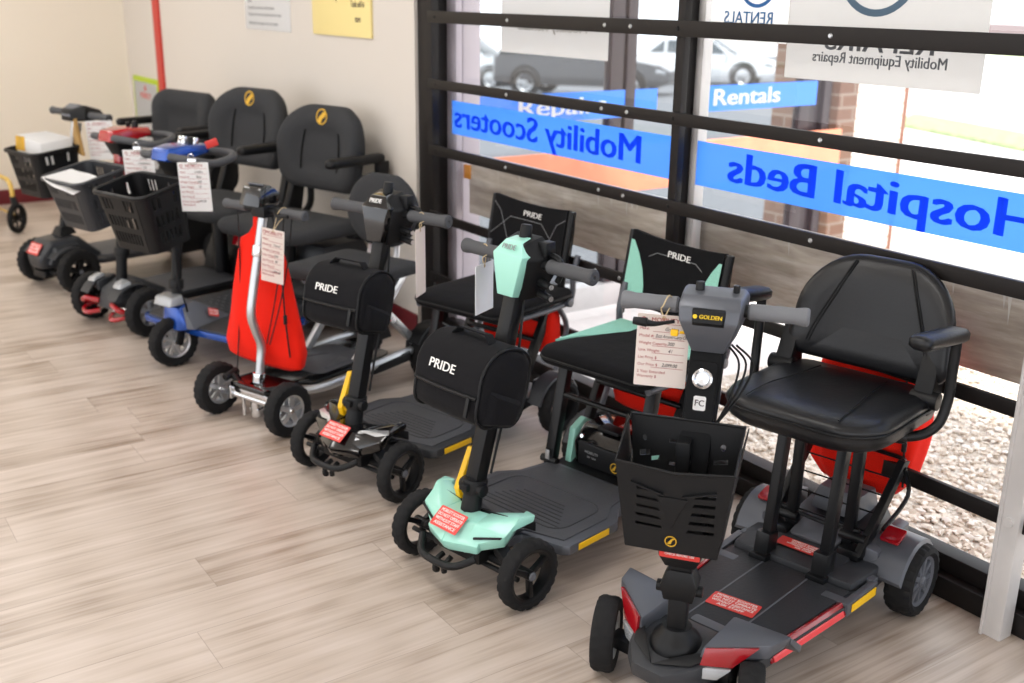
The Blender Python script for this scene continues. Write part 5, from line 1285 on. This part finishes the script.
for i, (z0, z1, nm) in enumerate(((1.383, 1.43, 'topmost'), (1.12, 1.158, 'second from the top'), (.846, .887, 'middle'), (.565, .603, 'second from the bottom'), (.29, .333, 'lowest'))):
    b = B(); b.box(((xe-4.04)/2, 2.327, (z0+z1)/2), (xe+4.04, .014, z1-z0), .002)
    o = obj('security_bar', b, bronze); tag(o, 'dark metal security bar across the window, %s of the five bars' % nm, 'security bar', 'security bars across the window')
    for x in (-3.98, -3.45, -2.88, -2.75, -2.53, -1.95, -1.257):
        b = B(); b.cyl((x, 2.32, (z0+z1)/2), (x, 2.3165, (z0+z1)/2), .007, .005, 12); obj('bolt', b, silv if x not in (-3.98, -2.53) else blkm, o, 'small bolt')
WM = lambda x, z, y=2.412: frame((x, y, z), (1, 0, 0), (0, 0, 1))
for x0, x1, txt, cx, wd, lab in ((-3.995, -2.585, 'Mobility Scooters', -3.372, 1.20, 'blue window band with mirrored Mobility Scooters lettering'), (-2.53, 1.6, 'Hospital Beds', -1.862, 1.01, 'blue window band with mirrored Hospital Beds lettering')):
    b = B(); b.prism(rrect(x1-x0, .138, .001, 1), -.001, 0, 0); o = obj('window_band', b, bluef, mw=WM((x0+x1)/2, 1.0)); tag(o, lab, 'window sign', 'blue lettered bands on the window')
    q = B(); q.text(txt, .132, Matrix.Identity(4), .0006, .019); ex = max(v.x for v in q.v)-min(v.x for v in q.v)
    b = B(); b.text(txt, .132, Matrix.Translation((cx-(x0+x1)/2, .002, .001)), .0006, .019, wd/ex, mirror=True); obj('lettering', b, bluel, o, 'dark blue mirrored lettering')
def poster(label, x0, x1, z0, mat, arc, arcmat, lines, gm):
    w_, h_ = x1-x0, .62
    b = B(); b.prism(rrect(w_, h_, .002, 1), -.001, 0, 0); o = obj('window_poster', b, mat, mw=WM((x0+x1)/2, z0+h_/2)); tag(o, label, 'poster', 'paper posters on the window')
    if arc:
        b = B(); ax, az, r_ = arc; b.lathe([(r_, 0), (r_, .001), (r_*.86, .001), (r_*.86, 0)], (ax, az-h_/2, .0005), (0, 0, 1), 40, closed=True); obj('logo_ring', b, arcmat, o, 'blue ring logo')
    b = B()
    for tx, sz, z, wd in lines:
        q = B(); q.text(tx, sz, Matrix.Identity(4)); ex = max(v.x for v in q.v)-min(v.x for v in q.v)
        b.text(tx, sz, Matrix.Translation((0, z-h_/2, .001)), .0004, .01, wd/ex, mirror=True)
    obj('lettering', b, gm, o, 'mirrored lettering'); return o
poster('grey-white window poster above the Mobility Scooters band', -3.625, -2.97, 1.285, postr, (-.06, .30, .09), greyi, [('Mobility Rentals', .045, .10, .42)], film('faint_print', '#c4c1bb', .1, .6))
poster('small bright white window poster with blue ring beside the mullion', -2.485, -2.18, 1.375, postw, (.03, .17, .075), bluei, [('RENTALS', .05, .065, .19)], bluei)
poster('large grey-white window poster with blue-grey ring above the Hospital Beds band', -2.178, -1.562, 1.285, postr, (-.02, .30, .13), film('slate_print', '#7d95a8', .1, .5), [('REPAIRS', .075, .105, .34), ('Mobility Equipment Repairs', .04, .062, .42)], greyi)
# weathered board standing just outside the glass
def weathered():
    k = NT('weathered_board'); p = k.n('BsdfPrincipled'); tc = k.n('TexCoord'); mp = k.n('Mapping'); mp.inputs['Scale'].default_value = (1.2, 1, 9)
    k.l(tc, 'Object', mp, 'Vector'); n = k.n('TexNoise', Scale=2.6, Detail=6., Roughness=.65); k.l(mp, 'Vector', n, 'Vector')
    rp = k.n('ValToRGB'); e = rp.color_ramp.elements; e[0].position = .3; e[0].color = lin('#94867a'); e[1].position = .72; e[1].color = lin('#d8d0c6'); m_ = e.new(.5); m_.color = lin('#b5a899')
    k.l(n, 'Fac', rp, 'Fac'); k.l(rp, 'Color', p, 'Base Color'); p.inputs['Roughness'].default_value = .3; k.l(p, 'BSDF', k.out, 'Surface'); return k.m
b = B(); b.box((-.2, 2.50, .715), (7.55, .03, .255), .004); o = obj('guard_board', b, weathered()); tag(o, 'weathered grey-brown board running along the outside of the window', 'board')
rnd = random.Random(3)
b = B()
for i in range(26):
    x = -3.9+rnd.random()*3.4; z = .84-rnd.random()*.03; b.prism([(x, z), (x+.006+.01*rnd.random(), z), (x+.012, z-.03-.06*rnd.random()), (x+.006, z-.035)], 0, .0006, 0, frame((0, 2.4845, 0), (1, 0, 0), (0, 0, 1)))
obj('paint_drip', b, pbr('pale_drip', '#c9c3ba', .6), o, 'pale paint drips')
b = B(); b.box((-3.985, 2.482, .765), (.05, .008, .06), .002); o = obj('orange_tag', b, pbr('orange_plastic', '#d98a16', .5)); tag(o, 'small orange tag at the left end of the weathered board', 'tag')
# outside
def brick_mat(name, c1, c2, mortar):
    k = NT(name); p = k.n('BsdfPrincipled'); tc = k.n('TexCoord'); sp = k.n('SeparateXYZ'); k.l(tc, 'Object', sp, 'Vector')
    cb = k.n('CombineXYZ'); k.t.links.new(k.math('ADD', sp.outputs['X'], sp.outputs['Y']), cb.inputs['X']); k.t.links.new(sp.outputs['Z'], cb.inputs['Y'])
    br = k.n('TexBrick', Scale=1.0); br.inputs['Brick Width'].default_value = .21; br.inputs['Row Height'].default_value = .075; br.inputs['Mortar Size'].default_value = .008
    br.inputs['Color1'].default_value = lin(c1); br.inputs['Color2'].default_value = lin(c2); br.inputs['Mortar'].default_value = lin(mortar)
    k.l(cb, 'Vector', br, 'Vector'); k.l(br, 'Color', p, 'Base Color'); p.inputs['Roughness'].default_value = .85; k.l(p, 'BSDF', k.out, 'Surface'); return k.m
conc = pbr('pale_concrete', '#e9e2de', .9, var=.04)
asph = pbr('grey_asphalt', '#63676c', .9, var=.08)
grassm = pbr('grass', '#98a878', .95, bump=(40, 1.), var=.25)
b = B(); b.prism([(-5.1, 2.2), (60, 2.2), (60, 110), (-85, 110), (-5.1, 6.3)], -.26, -.16, 0); struct('road_surface', b, conc)
b = B(); b.hull([(x, y, -.14+.0486*(x+5.4)-dz) for x, y in ((-5.0, 2.6), (-5.0, 6.2), (-60, 77), (-60, 2.6)) for dz in (0, .05)], 0); struct('parking_lot', b, asph)
b = B(); b.box((-.0, 4.95, -.12), (8.3, 5., .12), .0); struct('walkway', b, conc)
def gravel():
    k = NT('gravel_stones'); p = k.n('BsdfPrincipled'); g = k.n('NewGeometry'); rp = k.n('ValToRGB'); e = rp.color_ramp.elements
    e[0].color = lin('#c2b09e'); e[1].color = lin('#fbf4ec'); m_ = e.new(.4); m_.color = lin('#e8d9c8')
    k.l(g, 'Random Per Island', rp, 'Fac'); k.l(rp, 'Color', p, 'Base Color'); p.inputs['Roughness'].default_value = .9; k.l(p, 'BSDF', k.out, 'Surface'); return k.m
rnd = random.Random(11)
PHI = (1+5**.5)/2
ico = [Vector(v).normalized() for v in ((-1, PHI, 0), (1, PHI, 0), (-1, -PHI, 0), (1, -PHI, 0), (0, -1, PHI), (0, 1, PHI), (0, -1, -PHI), (0, 1, -PHI), (PHI, 0, -1), (PHI, 0, 1), (-PHI, 0, -1), (-PHI, 0, 1))]
icf = ((0, 11, 5), (0, 5, 1), (0, 1, 7), (0, 7, 10), (0, 10, 11), (1, 5, 9), (5, 11, 4), (11, 10, 2), (10, 7, 6), (7, 1, 8), (3, 9, 4), (3, 4, 2), (3, 2, 6), (3, 6, 8), (3, 8, 9), (4, 9, 5), (2, 4, 11), (6, 2, 10), (8, 6, 7), (9, 8, 1))
vs = []; fs = []
def stone(x, y, z, s):
    m = Matrix.Rotation(rnd.random()*6.3, 3, 'Z') @ Matrix.Rotation(rnd.random()-.5, 3, 'X'); sc = (s*(.8+.6*rnd.random()), s*(.6+.4*rnd.random()), s*(.35+.3*rnd.random())); o = len(vs)
    for v in ico: vs.append(m @ Vector((v.x*sc[0], v.y*sc[1], v.z*sc[2]))*(1)+Vector((x, y, z)))
    for f in icf: fs.append([o+i for i in f])
for i in range(15000):
    x = -3.0+rnd.random()*3.4; y = 2.56+rnd.random()**1.3*2.2
    stone(x, y, -.045+rnd.random()*.012, .009+.009*rnd.random())
b = B(); b.v = vs; b.f = fs; o = obj('gravel', b, gravel()); o['kind'] = 'stuff'
b = B(); b.box((-.0, 3.8, -.055), (6.2, 2.5, .02), 0)
k = NT('gravel_bed'); p = k.n('BsdfPrincipled'); tc = k.n('TexCoord'); vo = k.n('TexVoronoi', Scale=60.); k.l(tc, 'Object', vo, 'Vector'); rp = k.n('ValToRGB'); e = rp.color_ramp.elements; e[0].color = lin('#c9b8a6'); e[1].color = lin('#f3eadf')
k.l(vo, 'Color', rp, 'Fac'); k.l(rp, 'Color', p, 'Base Color'); bp = k.n('Bump', Strength=.8, Distance=.02); k.l(vo, 'Distance', bp, 'Height'); k.l(bp, 'Normal', p, 'Normal'); p.inputs['Roughness'].default_value = .9; k.l(p, 'BSDF', k.out, 'Surface')
o = struct('gravel_bed', b, k.m)
def strip(name, pts, z, mat, kind):
    b = B(); b.prism(pts, z-.04, z, .0); o = obj(name, b, mat); o['kind'] = kind; return o
strip('grass', [(-9.6, 12.85), (12, 5.0), (12, 6.0), (-10.2, 14.2)], -.11, grassm, 'stuff')
strip('grass', [(-24, 33.4), (30, 14), (30, 15.2), (-25, 35)], -.11, grassm, 'stuff')
strip('brick_paving', [(-36, 49), (50, 16.4), (50, 40), (-60, 80)], -.12, brick_mat('mauve_pavers', '#7d6a68', '#6d5c5a', '#655655'), 'structure')
# wing of the building at a right angle to the window
XW = -4.20
WY = lambda y, z, x=XW+.006: frame((x, y, z), (0, 1, 0), (0, 0, 1))
b = B(); b.box((XW-.03, 4.0, 1.35), (.006, 2.9, 2.7), 0); struct('window_4', b, glass)
for i, (y0, y1) in enumerate(((3.43, 3.64), (4.80, 5.10))):
    b = B(); b.box((XW-.03, y0+.05, 1.35), (.05, .08, 2.7), .004); b.box((XW-.025, y1-.08, 1.35), (.06, .06, 2.7), .004); b.box((XW-.04, (y0+y1)/2-.02, 1.35), (.03, y1-y0-.05, 2.7), .002); struct('trim_%d' % (10+i), b, pbr('dark_frame', '#3b3236', .4))
b = B(); b.box((XW+.03, 2.575, 1.35), (.14, .09, 2.7), .004); struct('trim_12', b, pbr('pale_lilac_metal', '#b9b0b6', .4))
b = B(); b.box((XW-.03, 4.0, .03), (.1, 2.9, .12), .004); struct('trim_13', b, white_post)
b = B(); b.box((XW-.22, 5.17, 1.35), (.5, .16, 2.9), 0); struct('brick_pier', b, brick_mat('brown_brick', '#80614f', '#6f5346', '#8c7c70'))
b = B(); b.box((XW-.27, 5.50, 1.35), (.5, .5, 2.9), 0); struct('brick_wall', b, brick_mat('white_brick', '#f4efe9', '#efe6de', '#d9b9a4'))
b = B(); b.box((XW-.03, 5.76, 1.35), (.04, .025, 2.9), 0); struct('trim_14', b, pbr('brown_downpipe', '#8a5a44', .5))
b = B(); b.box((XW+.035, 3.87, .672), (.03, 2.5, .225), .006); o = obj('guard_board', b, pbr('terracotta_board', '#f79a76', .5, var=.06)); tag(o, 'orange painted board along the side wing windows outside', 'board')
for y0, y1, txt, c, wd, lab in ((2.64, 3.74, 'Repairs', 3.15, .52, 'blue band with white Repairs lettering on the side wing'), (4.03, 4.93, 'Rentals', 4.38, .50, 'blue band with white Rentals lettering on the side wing')):
    b = B(); b.prism(rrect(y1-y0, .132, .001, 1), -.001, 0, 0); o = obj('window_band', b, pbr('solid_blue_film', '#3b82f0', .4), mw=WY((y0+y1)/2, .991, XW)); tag(o, lab, 'window sign', 'blue bands on the side wing windows')
    q = B(); q.text(txt, .12, Matrix.Identity(4), .0006, .014); ex = max(v.x for v in q.v)-min(v.x for v in q.v)
    b = B(); b.text(txt, .12, Matrix.Translation((c-(y0+y1)/2, 0, .001)), .0006, .014, wd/ex); obj('lettering', b, paperw, o, 'white lettering')

def car(label, mw, col, suv=True, group='cars parked in the lot outside'):
    t = thing('parked_car', label, 'car', mw, group)
    paint = pbr('car_paint_'+col[1:], col, .25, metal=.3, coat=.7); gl = pbr('car_glass', '#39444a', .08, spec=.8)
    H = 1.72 if suv else 1.46
    sill = .30; belt = 1.02 if suv else .92
    def sec(x, w_, z0, z1, tuck=.08): return [Vector((x, -w_, z0)), Vector((x, -w_-.02, (z0+z1)/2)), Vector((x, -w_+tuck, z1)), Vector((x, w_-tuck, z1)), Vector((x, w_+.02, (z0+z1)/2)), Vector((x, w_, z0))]
    b = B(); b.loft([sec(-2.3, .72, .42, belt-.1), sec(-2.2, .86, .32, belt-.02), sec(-1.2, .90, sill, belt), sec(.6, .90, sill, belt), sec(1.4, .89, sill, belt-.06), sec(2.1, .84, .34, belt-.18), sec(2.32, .68, .42, belt-.32)]); body = obj('body', b, paint, t, ang=40)
    b = B()
    top = [(-2.0, .72), (-1.7, .66), (.15, .66), (.95, .76)] if suv else [(-1.75, .7), (-1.2, .62), (.1, .62), (1.05, .76)]
    b.hull([(-2.15 if suv else -1.9, y, belt-.02) for y in (-.80, .80)]+[(1.15, y, belt-.03) for y in (-.8, .8)]+[(-1.85 if suv else -1.0, y, H) for y in (-.62, .62)]+[(.2, y, H) for y in (-.62, .62)]+[(-.8, y, H+.02) for y in (-.6, .6)], .06, 3); cab = obj('cabin', b, paint, t)
    for s in (1, -1):
        for x0, x1, u0, u1 in ((-.05, .85, .0, .35), (-1.0, -.13, -1.0, -.13), (-1.8 if suv else -1.55, -1.08, -1.62 if suv else -1.1, -1.08)):
            b = B(); y0 = s*(.80); y1 = s*(.665)
            b.hull([(x0, y0, belt+.05), (x1, y0, belt+.05), (u0, y1, H-.12), (u1, y1, H-.12), (x0, y0*.96, belt+.05), (x1, y0*.96, belt+.05), (u0, y1*.96, H-.12), (u1, y1*.96, H-.12)], .01); obj('side_window', b, gl, t)
        for x in (-1.35, 1.38):
            wheel(t, (x, s*.82, .34), .34, .22, 'wheel', 0, 5, silv, 'star', False, .64)
            b = B(); b.lathe([(.41, -.02), (.41, .02), (.35, .02), (.35, -.02)], (x, s*.905, .36), (0, 1, 0), 30, closed=True); obj('wheel_arch', b, blk, t)
        b = B(); b.box((.85, s*.98, belt+.08), (.12, .16, .12), .04); obj('wing_mirror', b, paint, t)
        b = B(); b.hull([(2.2, s*.78, .72), (2.0, s*.86, .78), (2.26, s*.55, .70), (2.2, s*.76, .62), (2.0, s*.87, .66), (2.28, s*.55, .60)], .02); obj('headlight', b, lens, t)
    b = B(); b.hull([(1.08, .68, belt+.03), (1.08, -.68, belt+.03), (.33, .56, H-.1), (.33, -.56, H-.1), (1.11, .68, belt+.06), (1.11, -.68, belt+.06), (.38, .56, H-.07), (.38, -.56, H-.07)], .01); obj('windscreen', b, gl, t)
    return t
def carM(x, y, rz): return Matrix.Translation((x, y, -.14+.0486*(x+5.4)-.01)) @ Matrix.Rotation(R(rz), 4, 'Z')
car('dark SUV parked outside, seen through the left window pane', carM(-22.8, 17.8, 37), '#2e3238')
car('silver car parked outside, seen through the right window pane', carM(-25.6, 24.6, 37), '#c4c8cc', False)
car('pale grey van-like car parked behind the dark SUV', carM(-31, 19, 37), '#b9c0c4')
car('dark car parked in the far row behind the SUV', carM(-33, 26.5, 37), '#3d4347', False)
# room
def floor_mat():
    k = NT('vinyl_plank_floor'); p = k.n('BsdfPrincipled')
    tc = k.n('TexCoord'); sp = k.n('SeparateXYZ'); k.l(tc, 'Object', sp, 'Vector')
    PW, PL = .18, 1.22
    x = k.math('DIVIDE', sp.outputs['X'], PW); row = k.math('FLOOR', x); fx = k.math('FRACT', x)
    wn = k.n('TexWhiteNoise'); wn.noise_dimensions = '1D'; k.t.links.new(row, wn.inputs['W'])
    y = k.math('ADD', k.math('DIVIDE', sp.outputs['Y'], PL), k.math('MULTIPLY', wn.outputs['Value'], 7.3))
    col = k.math('FLOOR', y); fy = k.math('FRACT', y)
    cid = k.n('CombineXYZ'); k.t.links.new(row, cid.inputs['X']); k.t.links.new(col, cid.inputs['Y'])
    w2 = k.n('TexWhiteNoise'); w2.noise_dimensions = '2D'; k.l(cid, 'Vector', w2, 'Vector')
    # streaky grain along Y, shifted per plank
    off = k.math('MULTIPLY', w2.outputs['Value'], 37.)
    cv = k.n('CombineXYZ')
    k.t.links.new(k.math('ADD', k.math('MULTIPLY', sp.outputs['X'], 26.), off), cv.inputs['X'])
    k.t.links.new(k.math('MULTIPLY', sp.outputs['Y'], .9), cv.inputs['Y'])
    n1 = k.n('TexNoise', Scale=1.0, Detail=5., Roughness=.6, Distortion=.6); k.l(cv, 'Vector', n1, 'Vector')
    cv2 = k.n('CombineXYZ')
    k.t.links.new(k.math('ADD', k.math('MULTIPLY', sp.outputs['X'], 95.), off), cv2.inputs['X'])
    k.t.links.new(k.math('MULTIPLY', sp.outputs['Y'], 3.), cv2.inputs['Y'])
    n2 = k.n('TexNoise', Scale=1.0, Detail=3., Roughness=.5); k.l(cv2, 'Vector', n2, 'Vector')
    # cathedral rings
    wv = k.n('TexWave', Scale=1.1, Distortion=5., Detail=2.); wv.wave_type = 'RINGS'; wv.inputs['Detail Scale'].default_value = 1.2
    cv3 = k.n('CombineXYZ')
    k.t.links.new(k.math('ADD', k.math('MULTIPLY', sp.outputs['X'], 9.), off), cv3.inputs['X'])
    k.t.links.new(k.math('MULTIPLY', sp.outputs['Y'], 1.1), cv3.inputs['Y'])
    k.l(cv3, 'Vector', wv, 'Vector')
    v = k.math('ADD', k.math('MULTIPLY', n1.outputs['Fac'], .62), k.math('ADD', k.math('MULTIPLY', n2.outputs['Fac'], .22), k.math('MULTIPLY', wv.outputs['Fac'], .08)))
    v = k.math('ADD', v, k.math('MULTIPLY', k.math('SUBTRACT', w2.outputs['Value'], .5), .16))
    rp = k.n('ValToRGB'); k.t.links.new(v, rp.inputs['Fac'])
    e = rp.color_ramp.elements; e[0].position = .27; e[0].color = lin('#8e7d6d'); e[1].position = .64; e[1].color = lin('#c8bbb1')
    m = e.new(.36); m.color = lin('#a7988b'); m = e.new(.48); m.color = lin('#bbada1')
    ex = k.math('MINIMUM', fx, k.math('SUBTRACT', 1., fx)); ey = k.math('MULTIPLY', k.math('MINIMUM', fy, k.math('SUBTRACT', 1., fy)), PL/PW)
    seam = k.math('LESS_THAN', k.math('MINIMUM', ex, ey), .007)
    mx = k.n('Mix'); mx.data_type = 'RGBA'; mx.blend_type = 'MIX'
    k.t.links.new(k.math('MULTIPLY', seam, .35), mx.inputs[0]); k.t.links.new(rp.outputs['Color'], mx.inputs[6]); mx.inputs[7].default_value = lin('#75665b')
    k.t.links.new(mx.outputs[2], p.inputs['Base Color'])
    p.inputs['Roughness'].default_value = .36; p.inputs['Specular IOR Level'].default_value = .5
    b = k.n('Bump', Strength=.12, Distance=.002); k.l(n2, 'Fac', b, 'Height'); k.l(b, 'Normal', p, 'Normal')
    k.l(p, 'BSDF', k.out, 'Surface'); return k.m
b = B(); b.box((-2.3, -1.2, -.05), (12.6, 7.15, .1), 0); struct('floor', b, floor_mat())
b = B(); b.box((-6.3225, 2.38, 1.35), (4.355, .12, 2.7), 0); struct('wall_back', b, wallm)
b = B(); b.box((-8.56, -1.2, 1.35), (.12, 7.2, 2.7), 0); struct('wall_left', b, wallc)
b = B(); b.box((-2.3, -1.2, 2.75), (12.6, 7.3, .1), 0); struct('ceiling', b, ceilm)
b = B(); b.prism(rrect(4.345, .105, .003, 1, -6.32, .0525), 0, .012, .003, frame((0, 2.32, 0), (1, 0, 0), (0, 0, 1))); struct('baseboard_back', b, maroon)
b = B(); b.prism(rrect(6.9, .105, .003, 1, -1.2, .0525), 0, .012, .003, frame((-8.5, 0, 0), (0, 1, 0), (0, 0, 1))); struct('baseboard_left', b, maroon)
b = B(); b.box((-7.685, 2.312, 1.39), (.125, .016, 2.56), .003); struct('trim_1', b, pbr('red_trim', '#c8392f', .5))

# ------------------------------------------------------------------ camera and light
cam = bpy.data.cameras.new('camera'); co = bpy.data.objects.new('camera', cam); COL.objects.link(co)
cam.sensor_width = 36; cam.lens = 36*1085.72/1024
yaw, pitch, roll = R(-55.6097), R(17.7649), R(.7703)
f = Vector((math.sin(yaw)*math.cos(pitch), math.cos(yaw)*math.cos(pitch), -math.sin(pitch)))
r = Vector((math.cos(yaw), -math.sin(yaw), 0)); u = r.cross(f)
r2 = r*math.cos(roll)+u*math.sin(roll); u2 = -r*math.sin(roll)+u*math.cos(roll)
m = Matrix((r2, u2, -f)).transposed().to_4x4(); m.translation = (0, 0, 1.5)
co.matrix_world = m; SC.camera = co
cam.dof.use_dof = True; cam.dof.focus_distance = 2.55; cam.dof.aperture_fstop = 3.2
cam.clip_start = .05; cam.clip_end = 300

w = bpy.data.worlds.new('sky'); SC.world = w; w.use_nodes = True
bg = w.node_tree.nodes['Background']; bg.inputs['Color'].default_value = lin('#f4f6fb'); bg.inputs['Strength'].default_value = 2.3
def light(name, kind, loc, energy, rot=(0, 0, 0), **kw):
    l = bpy.data.lights.new(name, kind); l.energy = energy
    for a, v in kw.items(): setattr(l, a, v)
    o = bpy.data.objects.new(name, l); COL.objects.link(o); o.location = loc; o.rotation_euler = rot; return o
s = light('sun', 'SUN', (0, 0, 10), 5.0, angle=R(3), color=(1, .96, .9))
s.rotation_euler = Vector((-.35, .45, -1)).to_track_quat('-Z', 'Y').to_euler()
for i, (x, y) in enumerate(((-7, .6), (-4.4, .6), (-1.8, .4), (-7, -2), (-4.4, -2), (-1.4, -2))):
    light('ceiling_lamp', 'AREA', (x, y, 2.68), 22, shape='RECTANGLE', size=1.2, size_y=.6, color=(1, .97, .93))
vs = SC.view_settings; vs.view_transform = 'Standard'; vs.look = 'None'; vs.gamma = 1; vs.use_curve_mapping = False; vs.exposure = .05
SC.cycles.use_denoising = True
SC.cycles.max_bounces = 8
